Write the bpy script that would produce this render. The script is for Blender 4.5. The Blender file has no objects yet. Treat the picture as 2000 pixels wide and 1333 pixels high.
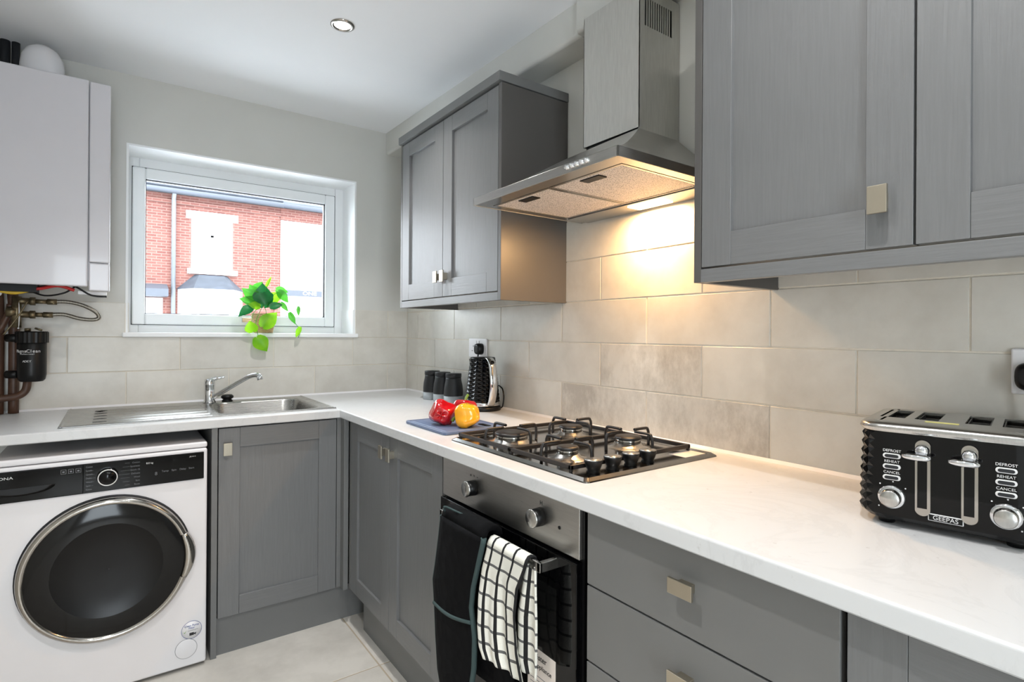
import bpy, bmesh, math, random
from mathutils import Vector, Matrix
random.seed(7)
SC = bpy.context.scene
COL = SC.collection
PI = math.pi

# ------------------------------------------------------------------ camera
cam_d = bpy.data.cameras.new('camera')
cam = bpy.data.objects.new('camera', cam_d); COL.objects.link(cam)
cam_d.sensor_width = 36.0; cam_d.sensor_fit = 'HORIZONTAL'
cam_d.lens = 36.0 * 1077.09 / 2000.0
cam_d.shift_y = -15.1 / 2000.0
cam_d.clip_start = 0.02; cam_d.clip_end = 200
_yaw, _pit, _rol = 0.6238, 0.0011, 0.0066
_f = Vector((math.sin(_yaw)*math.cos(_pit), math.cos(_yaw)*math.cos(_pit), math.sin(_pit)))
_r = Vector((math.cos(_yaw), -math.sin(_yaw), 0)); _u = _r.cross(_f)
_r2 = _r*math.cos(_rol) + _u*math.sin(_rol); _u2 = -_r*math.sin(_rol) + _u*math.cos(_rol)
cam.matrix_world = Matrix(((_r2.x, _u2.x, -_f.x, -1.3818), (_r2.y, _u2.y, -_f.y, -2.9576), (_r2.z, _u2.z, -_f.z, 1.2283), (0, 0, 0, 1)))
SC.camera = cam

# ------------------------------------------------------------------ world, exposure, lights
SC.view_settings.view_transform = 'Standard'
SC.view_settings.look = 'None'
SC.view_settings.gamma = 1.0
SC.view_settings.use_curve_mapping = False
SC.view_settings.exposure = 0.10
world = bpy.data.worlds.new('overcast_sky'); SC.world = world
world.use_nodes = True
_bg = world.node_tree.nodes['Background']
_bg.inputs[0].default_value = (0.84, 0.93, 1.0, 1); _bg.inputs[1].default_value = 10.5
# light portals in the window and in the added rear fill door
for nm, loc, sz_, rot in (('window_portal', (-0.83, 0.30, 1.64), (1.03, 0.84), (-PI/2, 0, 0)), ('fill_door_portal', (-1.55, -4.72, 1.05), (0.8, 2.0), (PI/2, 0, 0))):
    pd = bpy.data.lights.new(nm, 'AREA'); pd.shape = 'RECTANGLE'; pd.size, pd.size_y = sz_; pd.cycles.is_portal = True
    po = bpy.data.objects.new(nm, pd); COL.objects.link(po); po.location = loc; po.rotation_euler = rot

DOWN = [(-0.71, -0.945), (-1.40, -2.25), (-0.80, -2.72), (-1.0, -3.9)]
POWER = [6.5, 7.5, 10.0, 6.0]
for i, (x, y) in enumerate(DOWN):
    ld = bpy.data.lights.new('downlight_glow', 'AREA'); ld.shape = 'DISK'; ld.size = 0.05
    ld.energy = POWER[i]; ld.color = (1.0, 0.98, 0.955); ld.spread = math.radians(170 if i == 2 else 112)
    lo = bpy.data.objects.new('downlight_glow', ld); COL.objects.link(lo); lo.location = (x, y, 2.352)
# hood lamp: warm
ld = bpy.data.lights.new('hood_lamp_glow', 'AREA'); ld.shape = 'RECTANGLE'; ld.size = 0.03; ld.size_y = 0.09
ld.energy = 7.0; ld.color = (1.0, 0.58, 0.25)
lo = bpy.data.objects.new('hood_lamp_glow', ld); COL.objects.link(lo); lo.location = (-0.06, -1.83, 1.622); lo.rotation_euler = (0, 0, 0)

# ------------------------------------------------------------------ materials
def lin(c):
    return tuple(((v/255.0)/12.92 if v/255.0 <= 0.04045 else ((v/255.0+0.055)/1.055)**2.4) for v in c) + (1.0,)
class NT:
    def __init__(s, name):
        s.m = bpy.data.materials.new(name); s.m.use_nodes = True
        s.t = s.m.node_tree; s.b = s.t.nodes['Principled BSDF']
    def n(s, ty, **kw):
        nd = s.t.nodes.new(ty)
        for k, v in kw.items(): setattr(nd, k, v)
        return nd
    def l(s, a, b): s.t.links.new(a, b)
    def coord(s, scale=(1, 1, 1), out='Object'):
        tc = s.n('ShaderNodeTexCoord'); mp = s.n('ShaderNodeMapping'); mp.inputs['Scale'].default_value = scale
        s.l(tc.outputs[out], mp.inputs[0]); return mp.outputs[0]
    def noise(s, vec, scale, detail=4, rough=0.5, dist=0):
        nd = s.n('ShaderNodeTexNoise'); nd.inputs['Scale'].default_value = scale; nd.inputs['Detail'].default_value = detail
        nd.inputs['Roughness'].default_value = rough; nd.inputs['Distortion'].default_value = dist
        s.l(vec, nd.inputs['Vector']); return nd.outputs['Fac']
    def ramp(s, fac, stops):
        r = s.n('ShaderNodeValToRGB'); e = r.color_ramp.elements
        while len(e) < len(stops): e.new(0.5)
        for el, (p, c) in zip(e, stops): el.position = p; el.color = c if len(c) == 4 else tuple(c)+(1,)
        s.l(fac, r.inputs[0]); return r.outputs[0]
    def bump(s, h, strength=0.1, dist=0.01):
        b = s.n('ShaderNodeBump'); b.inputs['Strength'].default_value = strength; b.inputs['Distance'].default_value = dist
        s.l(h, b.inputs['Height']); s.l(b.outputs[0], s.b.inputs['Normal'])
def mat(name, rgb, rough=0.5, metal=0.0, coat=0.0, spec=None, vary=0.03, nscale=12, emit=None, estr=0, aniso=0):
    t = NT(name); c = lin(rgb)
    f = t.noise(t.coord(), nscale)
    lo = tuple(max(0, v*(1-vary)) for v in c[:3]); hi = tuple(min(1, v*(1+vary)) for v in c[:3])
    t.l(t.ramp(f, [(0.3, lo), (0.7, hi)]), t.b.inputs['Base Color'])
    t.b.inputs['Roughness'].default_value = rough; t.b.inputs['Metallic'].default_value = metal
    if coat: t.b.inputs['Coat Weight'].default_value = coat; t.b.inputs['Coat Roughness'].default_value = 0.05
    if spec is not None: t.b.inputs['Specular IOR Level'].default_value = spec
    if emit: t.b.inputs['Emission Color'].default_value = emit + (1,); t.b.inputs['Emission Strength'].default_value = estr
    return t.m
M = {}
def grain(name, rgb, sc, rough=0.34):
    t = NT(name); c = lin(rgb)
    v = t.coord(sc); f = t.noise(v, 9, 6, 0.65, 0.4)
    lo = tuple(x*0.94 for x in c[:3]); hi = tuple(x*1.04 for x in c[:3])
    t.l(t.ramp(f, [(0.35, lo), (0.65, hi)]), t.b.inputs['Base Color'])
    t.b.inputs['Roughness'].default_value = rough
    t.bump(f, 0.30, 0.0018)
    return t.m
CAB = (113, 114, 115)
M['cab_v'] = grain('painted_oak_vertical', CAB, (22, 22, 1.0))
M['cab_h'] = grain('painted_oak_horizontal', CAB, (1.0, 1.0, 22))
M['cab'] = mat('painted_board', (110, 111, 111), 0.45, vary=0.02)
M['cab_shaded'] = mat('shaded_side_board', (86, 84, 82), 0.33, vary=0.02)  # cabinet paint darkened, shade of the wall cabinet sides put into the colour
M['carc'] = mat('carcass_board', (96, 92, 84), 0.6)
M['drawer'] = mat('drawer_paint', (112, 112, 111), 0.42, vary=0.015)
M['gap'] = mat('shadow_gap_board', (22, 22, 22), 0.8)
# wall plaster
t = NT('wall_paint'); f = t.noise(t.coord(), 3.0, 5); t.l(t.ramp(f, [(0.3, lin((208, 208, 203))), (0.7, lin((214, 214, 209)))]), t.b.inputs['Base Color']); t.b.inputs['Roughness'].default_value = 0.75
t.bump(t.noise(t.coord(), 90, 3), 0.06, 0.002); M['wall'] = t.m
t = NT('ceiling_paint'); f = t.noise(t.coord(), 2.0, 4); t.l(t.ramp(f, [(0.3, lin((240, 242, 244))), (0.7, lin((245, 246, 248)))]), t.b.inputs['Base Color']); t.b.inputs['Roughness'].default_value = 0.8; M['ceil'] = t.m
M['grout'] = mat('tile_grout', (226, 219, 206), 0.85, vary=0.05, nscale=60)
def tilemat(name, a, b, rough=0.32):
    t = NT(name); v = t.coord(); oi = t.n('ShaderNodeObjectInfo')
    f1 = t.noise(v, 7, 6, 0.62); f2 = t.noise(v, 60, 3, 0.6)
    base = t.ramp(f1, [(0.32, lin(a)), (0.62, lin(b))])
    hs = t.n('ShaderNodeHueSaturation'); mr = t.n('ShaderNodeMapRange'); mr.inputs[3].default_value = 0.94; mr.inputs[4].default_value = 1.03
    t.l(oi.outputs['Random'], mr.inputs[0]); t.l(mr.outputs[0], hs.inputs['Value']); t.l(base, hs.inputs['Color'])
    t.l(hs.outputs[0], t.b.inputs['Base Color']); t.b.inputs['Roughness'].default_value = rough
    t.bump(f2, 0.05, 0.001); return t.m
M['tile'] = tilemat('glazed_wall_tile', (203, 199, 190), (216, 213, 205))
t = NT('stained_wall_tile'); v = t.coord((1, 1, 1)); f = t.noise(t.coord((1, 4, 2.2)), 9, 9, 0.75); g = t.noise(v, 4.5, 3)
mu = t.n('ShaderNodeMath', operation='MULTIPLY'); t.l(f, mu.inputs[0]); t.l(g, mu.inputs[1])
t.l(t.ramp(mu.outputs[0], [(0.18, lin((210, 206, 198))), (0.36, lin((180, 175, 166)))]), t.b.inputs['Base Color']); t.b.inputs['Roughness'].default_value = 0.4; M['tile_dirty'] = t.m
M['floor_tile'] = tilemat('stone_floor_tile', (186, 182, 175), (204, 200, 193), 0.4)
M['floor_grout'] = mat('floor_grout', (172, 160, 142), 0.9)
# worktop
t = NT('white_quartz'); v = t.coord(); f = t.noise(v, 3.2, 9, 0.7, 1.2); g = t.noise(v, 45, 3, 0.6)
a = t.ramp(f, [(0.47, lin((204, 205, 206))), (0.5, lin((199, 200, 201))), (0.53, lin((205, 206, 207)))])
b = t.ramp(g, [(0.70, (1, 1, 1, 1)), (0.78, (0.72, 0.7, 0.68, 1))])
mx = t.n('ShaderNodeMixRGB', blend_type='MULTIPLY'); mx.inputs[0].default_value = 1; t.l(a, mx.inputs[1]); t.l(b, mx.inputs[2])
t.l(mx.outputs[0], t.b.inputs['Base Color']); t.b.inputs['Roughness'].default_value = 0.28; M['top'] = t.m
def steel(name, rgb, sc, rough=0.3):
    t = NT(name); c = lin(rgb); f = t.noise(t.coord(sc), 20, 4, 0.6)
    t.l(t.ramp(f, [(0.3, tuple(x*0.9 for x in c[:3])), (0.7, tuple(min(1, x*1.06) for x in c[:3]))]), t.b.inputs['Base Color'])
    t.b.inputs['Metallic'].default_value = 1.0
    mr = t.n('ShaderNodeMapRange'); mr.inputs[3].default_value = rough*0.8; mr.inputs[4].default_value = rough*1.25; t.l(f, mr.inputs[0]); t.l(mr.outputs[0], t.b.inputs['Roughness'])
    return t.m
M['steel_h'] = steel('brushed_steel_horizontal', (196, 194, 190), (1, 1, 40), 0.3)
M['steel_v'] = steel('brushed_steel_chimney', (206, 205, 200), (14, 14, 1), 0.5)
M['steel'] = steel('satin_steel', (190, 189, 186), (4, 30, 4), 0.24)
M['hob'] = steel('hob_steel', (150, 148, 145), (4, 30, 4), 0.15)
M['sink'] = steel('sink_steel', (172, 171, 168), (1, 20, 20), 0.26)
M['chrome'] = mat('chrome', (225, 226, 228), 0.06, 1.0, vary=0.01)
M['dull_chrome'] = mat('washer_ring_chrome', (178, 174, 168), 0.12, 1.0)
M['nickel'] = mat('brushed_nickel', (186, 178, 162), 0.36, 1.0)
M['black_gloss'] = mat('black_gloss_plastic', (6, 6, 7), 0.07, spec=0.28)
M['black'] = mat('black_plastic', (12, 12, 13), 0.36, spec=0.3)
M['black_matte'] = mat('matte_black_metal', (24, 25, 28), 0.5)
M['iron'] = mat('enamelled_iron', (30, 27, 26), 0.42)
M['porthole'] = mat('smoked_porthole', (8, 8, 9), 0.28, spec=0.3)
M['glass_black'] = mat('oven_black_glass', (5, 5, 6), 0.05, spec=0.3)
M['glass_in'] = mat('oven_inner_glass', (20, 20, 20), 0.08, spec=0.3)
M['appl'] = mat('white_enamel', (226, 225, 228), 0.25, coat=0.2, vary=0.01)
M['appl_dull'] = mat('boiler_white_steel', (207, 205, 210), 0.25, coat=0.3, vary=0.01)
M['upvc'] = mat('white_upvc', (244, 247, 249), 0.3, vary=0.01)
M['reveal'] = mat('white_gloss_paint', (247, 249, 250), 0.45, vary=0.01)
M['gasket'] = mat('black_gasket', (30, 32, 36), 0.7)
M['white_pl'] = mat('white_plastic', (232, 231, 233), 0.35, vary=0.01)
M['ink'] = mat('white_print', (215, 215, 215), 0.5, vary=0.01)
M['ink_d'] = mat('dark_print', (40, 40, 42), 0.6)
M['ink_b'] = mat('blue_print', (58, 78, 150), 0.6)
M['ink_g'] = mat('green_print', (120, 170, 60), 0.6)
M['ink_grey'] = mat('grey_print', (110, 112, 116), 0.5)
M['copper'] = mat('painted_brown_pipe', (82, 56, 42), 0.45, vary=0.25, nscale=30)
M['brass'] = mat('tarnished_brass', (120, 108, 84), 0.4, 0.8, vary=0.3, nscale=60)
t = NT('braided_steel'); w = t.n('ShaderNodeTexWave'); w.inputs['Scale'].default_value = 160; w.inputs['Distortion'].default_value = 2; t.l(t.coord(), w.inputs[0])
t.l(t.ramp(w.outputs['Fac'], [(0.2, lin((70, 66, 58))), (0.8, lin((170, 164, 152)))]), t.b.inputs['Base Color']); t.b.inputs['Metallic'].default_value = 0.8; t.b.inputs['Roughness'].default_value = 0.35; M['braid'] = t.m
M['red_w'] = mat('red_wire', (196, 30, 26), 0.4); M['yel_w'] = mat('yellow_wire', (214, 178, 44), 0.4)
M['teal'] = mat('teal_binding', (50, 68, 68), 0.8)
t = NT('black_quilt'); v = t.coord((1, 1, 1)); w = t.n('ShaderNodeTexVoronoi'); w.inputs['Scale'].default_value = 28; t.l(v, w.inputs['Vector'])
t.b.inputs['Base Color'].default_value = lin((7, 7, 9)); t.b.inputs['Roughness'].default_value = 0.9; t.b.inputs['Specular IOR Level'].default_value = 0.15; t.bump(w.outputs['Distance'], 0.5, 0.006); M['quilt'] = t.m
M['red'] = mat('red_pepper_skin', (176, 8, 20), 0.16, coat=0.6, vary=0.25, nscale=9)
M['yellow'] = mat('yellow_pepper_skin', (246, 168, 8), 0.18, coat=0.6, vary=0.12, nscale=9)
M['stem'] = mat('pepper_stem', (96, 126, 44), 0.5, vary=0.2)
M['board'] = mat('slate_blue_board', (92, 108, 138), 0.5)
M['concrete'] = mat('pale_concrete', (166, 172, 176), 0.8, vary=0.06, nscale=80)
M['sticker'] = mat('label_paper', (226, 216, 208), 0.5)
M['yellow_label'] = mat('yellow_label', (206, 200, 120), 0.5)
t = NT('hood_filter_mesh'); w = t.n('ShaderNodeTexVoronoi'); w.inputs['Scale'].default_value = 230; t.l(t.coord(), w.inputs['Vector'])
t.l(t.ramp(w.outputs['Distance'], [(0.22, lin((120, 108, 98))), (0.45, lin((226, 216, 208)))]), t.b.inputs['Base Color']); t.b.inputs['Metallic'].default_value = 0.15; t.b.inputs['Roughness'].default_value = 0.5; M['mesh'] = t.m
M['lamp'] = mat('lit_lamp', (255, 255, 255), 0.3, emit=(1.0, 0.98, 0.95), estr=9)
M['hoodlamp'] = mat('lit_hood_lamp', (255, 230, 190), 0.3, emit=(1.0, 0.72, 0.40), estr=7)
t = NT('wicker'); w = t.n('ShaderNodeTexWave'); w.bands_direction = 'Z'; w.inputs['Scale'].default_value = 45; w.inputs['Distortion'].default_value = 3; t.l(t.coord(), w.inputs[0])
t.l(t.ramp(w.outputs['Fac'], [(0.15, lin((160, 118, 78))), (0.75, lin((232, 204, 160)))]), t.b.inputs['Base Color']); t.b.inputs['Roughness'].default_value = 0.8; t.bump(w.outputs['Fac'], 0.6, 0.004); M['wicker'] = t.m
def leafmat(name, a, b, trans=0.25):
    t = NT(name); f = t.noise(t.coord(), 26, 3); t.l(t.ramp(f, [(0.35, lin(a)), (0.65, lin(b))]), t.b.inputs['Base Color']); t.b.inputs['Roughness'].default_value = 0.35
    t.b.inputs['Subsurface Weight'].default_value = 0.0
    tr = t.n('ShaderNodeBsdfTranslucent'); tr.inputs[0].default_value = lin(b); mx = t.n('ShaderNodeMixShader'); mx.inputs[0].default_value = trans
    out = t.t.nodes['Material Output']; t.l(t.b.outputs[0], mx.inputs[1]); t.l(tr.outputs[0], mx.inputs[2]); t.l(mx.outputs[0], out.inputs[0]); return t.m
M['leaf_d'] = leafmat('dark_green_leaf', (8, 92, 40), (26, 126, 60))
M['leaf_l'] = leafmat('lime_green_leaf', (110, 196, 14), (156, 222, 40), 0.45)
M['leaf_m'] = leafmat('mid_green_leaf', (52, 158, 34), (92, 186, 60), 0.35)
# window glass: mostly clear with a faint reflection
t = NT('clear_glass'); tr = t.n('ShaderNodeBsdfTransparent'); gl = t.n('ShaderNodeBsdfGlossy'); gl.inputs['Roughness'].default_value = 0.02
lw = t.n('ShaderNodeFresnel'); lw.inputs[0].default_value = 1.2; mx = t.n('ShaderNodeMixShader'); t.l(lw.outputs[0], mx.inputs[0]); t.l(tr.outputs[0], mx.inputs[1]); t.l(gl.outputs[0], mx.inputs[2])
t.l(mx.outputs[0], t.t.nodes['Material Output'].inputs[0]); M['glass'] = t.m
# exterior
t = NT('red_brick'); br = t.n('ShaderNodeTexBrick'); br.inputs['Scale'].default_value = 1; br.inputs['Brick Width'].default_value = 0.225; br.inputs['Row Height'].default_value = 0.075; br.inputs['Mortar Size'].default_value = 0.010
br.inputs['Color1'].default_value = lin((112, 70, 62)); br.inputs['Color2'].default_value = lin((94, 54, 48)); br.inputs['Mortar'].default_value = lin((120, 92, 84))
cc = t.n('ShaderNodeTexCoord'); sx = t.n('ShaderNodeSeparateXYZ'); cx = t.n('ShaderNodeCombineXYZ'); t.l(cc.outputs['Object'], sx.inputs[0]); t.l(sx.outputs[0], cx.inputs[0]); t.l(sx.outputs[2], cx.inputs[1]); t.l(cx.outputs[0], br.inputs[0])
t.l(br.outputs[0], t.b.inputs['Base Color']); t.b.inputs['Roughness'].default_value = 0.9; t.bump(br.outputs['Fac'], -0.3, 0.01); M['brick'] = t.m
M['slate'] = mat('roof_slate', (58, 62, 70), 0.7, vary=0.2, nscale=5)
M['lead'] = mat('grey_lead', (66, 70, 78), 0.6)
M['stone'] = mat('white_masonry_paint', (238, 238, 236), 0.8)
M['render'] = mat('white_render', (240, 240, 240), 0.85)
M['ext_glass'] = mat('net_curtained_glass', (112, 116, 120), 0.2)
M['asphalt'] = mat('pale_paving', (196, 196, 198), 0.9)
# tea towel: white terry with a black check, drawn along the cloth's own uv
t = NT('checked_terry'); uv = t.n('ShaderNodeUVMap'); sp = t.n('ShaderNodeSeparateXYZ'); t.l(uv.outputs[0], sp.inputs[0])
def stripe(axis, freq, width, off=0.0):
    a = t.n('ShaderNodeMath', operation='MULTIPLY_ADD'); a.inputs[1].default_value = freq; a.inputs[2].default_value = off; t.l(sp.outputs[axis], a.inputs[0])
    b = t.n('ShaderNodeMath', operation='FRACT'); t.l(a.outputs[0], b.inputs[0])
    c = t.n('ShaderNodeMath', operation='LESS_THAN'); c.inputs[1].default_value = width; t.l(b.outputs[0], c.inputs[0]); return c.outputs[0]
s1 = stripe(0, 3.6, 0.17, 0.55); s2 = stripe(1, 7.0, 0.17, 0.2)
m1 = t.n('ShaderNodeMixRGB'); m1.inputs[1].default_value = lin((228, 227, 218)); m1.inputs[2].default_value = lin((96, 96, 96)); t.l(s2, m1.inputs[0])
m2 = t.n('ShaderNodeMixRGB'); m2.inputs[2].default_value = lin((22, 22, 24)); t.l(s1, m2.inputs[0]); t.l(m1.outputs[0], m2.inputs[1])
t.l(m2.outputs[0], t.b.inputs['Base Color']); t.b.inputs['Roughness'].default_value = 0.95; t.bump(t.noise(t.coord(), 420, 2), 0.6, 0.002); M['towel'] = t.m

# ------------------------------------------------------------------ mesh helpers
ORG = {}
class MB:
    def __init__(s): s.bm = bmesh.new(); s.mi = 0; s.smooth = False
    def _fin(s, faces):
        for f in faces: f.material_index = s.mi; f.smooth = s.smooth
    def face(s, pts):
        vs = [s.bm.verts.new(p) for p in pts]; f = s.bm.faces.new(vs); s._fin([f]); return f
    def box(s, x0, x1, y0, y1, z0, z1):
        x0, x1 = min(x0, x1), max(x0, x1); y0, y1 = min(y0, y1), max(y0, y1); z0, z1 = min(z0, z1), max(z0, z1)
        v = [s.bm.verts.new(p) for p in ((x0,y0,z0),(x1,y0,z0),(x1,y1,z0),(x0,y1,z0),(x0,y0,z1),(x1,y0,z1),(x1,y1,z1),(x0,y1,z1))]
        s._fin([s.bm.faces.new([v[i] for i in q]) for q in ((3,2,1,0),(4,5,6,7),(0,1,5,4),(1,2,6,5),(2,3,7,6),(3,0,4,7))]); return s
    def loft(s, rings, closed=True, cap=True):
        R = [[s.bm.verts.new(p) for p in r] for r in rings]; n = len(R[0]); fs = []
        for a, b in zip(R, R[1:]):
            for i in range(n if closed else n-1):
                j = (i+1) % n
                try: fs.append(s.bm.faces.new((a[i], a[j], b[j], b[i])))
                except ValueError: pass
        s._fin(fs)
        if cap and closed:
            c = [s.bm.faces.new(list(reversed(R[0]))), s.bm.faces.new(R[-1])]
            for f in c: f.material_index = s.mi; f.smooth = False
        return s
    def cyl(s, p0, p1, r0, r1=None, n=24, cap=True):
        p0 = Vector(p0); p1 = Vector(p1); r1 = r0 if r1 is None else r1
        d = (p1-p0).normalized(); a = d.orthogonal().normalized(); b = d.cross(a)
        sm = s.smooth; s.smooth = True
        s.loft([[p + (a*math.cos(2*PI*i/n) + b*math.sin(2*PI*i/n))*r for i in range(n)] for p, r in ((p0, r0), (p1, r1))], cap=cap); s.smooth = sm; return s
    def lathe(s, prof, c=(0, 0, 0), axis='z', n=32, cap=False, sign=1):
        c = Vector(c); rings = []
        for r, h in prof:
            ring = []
            for i in range(n):
                t_ = 2*PI*i/n; u, v = r*math.cos(t_), r*math.sin(t_); h_ = h*sign
                ring.append(c + (Vector((u, v, h_)) if axis == 'z' else Vector((u, h_, v)) if axis == 'y' else Vector((h_, u, v))))
            rings.append(ring)
        sm = s.smooth; s.smooth = True; s.loft(rings, cap=cap); s.smooth = sm; return s
    def tube(s, pts, r, n=10, cap=True):
        pts = [Vector(p) for p in pts]; rings = []; prev = None
        for i, p in enumerate(pts):
            d = (pts[min(i+1, len(pts)-1)] - pts[max(i-1, 0)]).normalized()
            a = d.orthogonal().normalized() if prev is None else (prev - d*prev.dot(d)).normalized()
            prev = a; b = d.cross(a); rr = r[i] if isinstance(r, (list, tuple)) else r
            rings.append([p + (a*math.cos(2*PI*k/n) + b*math.sin(2*PI*k/n))*rr for k in range(n)])
        sm = s.smooth; s.smooth = True; s.loft(rings, cap=cap); s.smooth = sm; return s
    def prism(s, poly, axis, a0, a1):
        def P(u, v, w): return {'x': (w, u, v), 'y': (u, w, v), 'z': (u, v, w)}[axis]
        return s.loft([[P(u, v, a0) for u, v in poly], [P(u, v, a1) for u, v in poly]])
def bez(pts, n=10):
    P_ = [Vector(p) for p in pts]; out = []
    for i in range(len(P_)-1):
        p0 = P_[max(i-1, 0)]; p1 = P_[i]; p2 = P_[i+1]; p3 = P_[min(i+2, len(P_)-1)]
        for k in range(n):
            t_ = k/n; out.append(0.5*((2*p1) + (p2-p0)*t_ + (2*p0-5*p1+4*p2-p3)*t_*t_ + (3*p1-p0-3*p2+p3)*t_**3))
    out.append(P_[-1]); return out
def obj(name, mb, mats, parent=None, bevel=0, xf=None, seg=2, mesh=None):
    if mesh is None:
        bm = mb.bm
        if xf is not None: bm.transform(xf)
        org = ORG.get(parent, Vector((0, 0, 0))) if parent else Vector((0, 0, 0))
        bmesh.ops.translate(bm, verts=bm.verts, vec=-org)
        bmesh.ops.recalc_face_normals(bm, faces=bm.faces)
        mesh = bpy.data.meshes.new(name); bm.to_mesh(mesh); bm.free()
        for m in (mats if isinstance(mats, (list, tuple)) else [mats]): mesh.materials.append(M[m] if isinstance(m, str) else m)
    o = bpy.data.objects.new(name, mesh); COL.objects.link(o)
    if parent: o.parent = parent; ORG[o] = ORG.get(parent, Vector((0, 0, 0)))
    if bevel:
        b = o.modifiers.new('bevel', 'BEVEL'); b.width = bevel; b.segments = seg; b.limit_method = 'ANGLE'; b.angle_limit = math.radians(40)
    return o
def thing(name, label, cat, loc=(0, 0, 0), group=None):
    o = bpy.data.objects.new(name, None); COL.objects.link(o); o.location = loc; o.empty_display_size = 0.05
    ORG[o] = Vector(loc); o['label'] = label; o['category'] = cat
    if group: o['group'] = group
    return o
def tag(o, label, cat, group=None):
    o['label'] = label; o['category'] = cat
    if group: o['group'] = group
    return o
def struct(o, label=None, cat=None):
    o['kind'] = 'structure'
    if label: o['label'] = label
    if cat: o['category'] = cat
    return o
def copy_tree(o, parent=None):
    c = o.copy(); COL.objects.link(c)
    if parent: c.parent = parent
    for ch in list(o.children): copy_tree(ch, c)
    return c
def text(body, size, pos, facing, m, parent, name='lettering', align='CENTER', ext=0.0003, roll=0.0, sx=1.0):
    cu = bpy.data.curves.new(name, 'FONT'); cu.body = body; cu.size = size; cu.align_x = align; cu.align_y = 'CENTER'; cu.extrude = ext
    tmp = bpy.data.objects.new(name, cu); me = bpy.data.meshes.new_from_object(tmp); bpy.data.objects.remove(tmp); me.name = name
    me.materials.clear(); me.materials.append(M[m]); o = bpy.data.objects.new(name, me); COL.objects.link(o)
    rot = {'B': Matrix.Rotation(PI/2, 4, 'X'), 'R': Matrix.Rotation(-PI/2, 4, 'Z') @ Matrix.Rotation(PI/2, 4, 'X'), 'up': Matrix.Identity(4)}[facing] if isinstance(facing, str) else facing
    org = ORG.get(parent, Vector((0, 0, 0)))
    if parent: o.parent = parent
    o.matrix_local = Matrix.Translation(Vector(pos) - org) @ rot @ Matrix.Rotation(roll, 4, 'Z') @ Matrix.Scale(sx, 4, (1, 0, 0))
    return o
# run maps: (a along, d out of the wall, z) -> world
XR = Matrix(((0, -1, 0, 0), (-1, 0, 0, 0), (0, 0, 1, 0), (0, 0, 0, 1)))
XB = Matrix(((1, 0, 0, 0), (0, -1, 0, 0), (0, 0, 1, 0), (0, 0, 0, 1)))

# ------------------------------------------------------------------ room shell
XL, YF, CZ = -2.05, -4.6, 2.36
WX0, WX1, WZ0, WZ1 = -1.345, -0.313, 1.222, 2.058      # window opening
fl = struct(obj('floor', MB().box(XL-0.1, 0.1, YF-0.1, 0.3, -0.1, -0.0012), 'floor_grout'))
cl = struct(obj('ceiling', MB().box(XL-0.1, 0.1, YF-0.1, 0.3, CZ, CZ+0.1), 'ceil'))
wr = struct(obj('wall_right', MB().box(0, 0.1, YF, 0.3, 0, CZ), 'wall'))
wl = struct(obj('wall_left', MB().box(XL-0.1, XL, YF, 0.3, 0, CZ), 'wall'))
GX0, GX1, GZ1 = -1.95, -1.15, 2.05     # unseen glazed door, added behind the camera to let in fill light
wf = struct(obj('wall_front', MB().box(XL, GX0, YF-0.1, YF, 0, CZ).box(GX1, 0, YF-0.1, YF, 0, CZ).box(GX0, GX1, YF-0.1, YF, GZ1, CZ), 'wall'))
mb = MB(); WT = 0.28
mb.box(XL, WX0, 0, WT, 0, CZ).box(WX1, 0, 0, WT, 0, CZ).box(WX0, WX1, 0, WT, 0, WZ0-0.02).box(WX0, WX1, 0, WT, WZ1, CZ)
wb = struct(obj('wall_back', mb, 'wall'))
# grout beds behind the tiles
struct(obj('trim_1', MB().box(-0.0030, 0.0, -3.3, 0, 0.9, 1.654), 'grout'))
mb = MB().box(XL, WX0, -0.0030, 0, 0.9, 1.353).box(WX1, 0, -0.0030, 0, 0.9, 1.353).box(WX0, WX1, -0.0030, 0, 0.9, 1.203)
struct(obj('trim_2', mb, 'grout'))
TH = 0.1506; HW = 0.902; G = 0.0021
def tile(parent, x0, x1, y0, y1, z0, z1, m='tile'):
    return obj('tile', MB().box(x0, x1, y0, y1, z0, z1), m, parent, bevel=0.0008, seg=1)
for r in range(5):
    z0 = HW + r*TH - (0 if r == 0 else 0.005) + (0 if r else 0.0); z1 = HW + (r+1)*TH - 0.005
    off = 0 if r % 2 == 0 else 1
    ys = [-0.960 - 0.205*k for k in range(-6 + off, 12, 2)]
    ys = [0.0 - 0.004] + [y for y in ys if y < -0.03]
    for ya, yb in zip(ys, ys[1:]):
        if yb < -3.35: break
        k = round((-0.960 - ya)/0.205)
        dirty = (r == 0 and k in (2, 4)) or (r == 1 and k == 3)
        tile(wr, -0.0055, -0.0005, yb+G, ya-G, z0+G, z1-G, 'tile_dirty' if dirty else 'tile')
for r in range(3):
    z0 = HW + r*TH; z1 = HW + (r+1)*TH
    off = 1 if r % 2 == 0 else 0
    xs = [-1.544 + 0.2026*k for k in range(-4 + (off+4) % 2, 9, 2)]
    xs = [XL] + [x for x in xs if XL+0.03 < x < -0.03] + [-0.006]
    for xa, xb in zip(xs, xs[1:]):
        spans = [(xa, xb)]
        if r == 2: spans = [(xa, min(xb, WX0)), (max(xa, WX1), xb)]
        for a, b in spans:
            if b - a > 0.02:
                zt = z1-G
                if r == 1 and a < WX1 and b > WX0: zt = 1.2025
                tile(wb, a+G, b-G, -0.0055, -0.0005, z0+G, zt)
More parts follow.
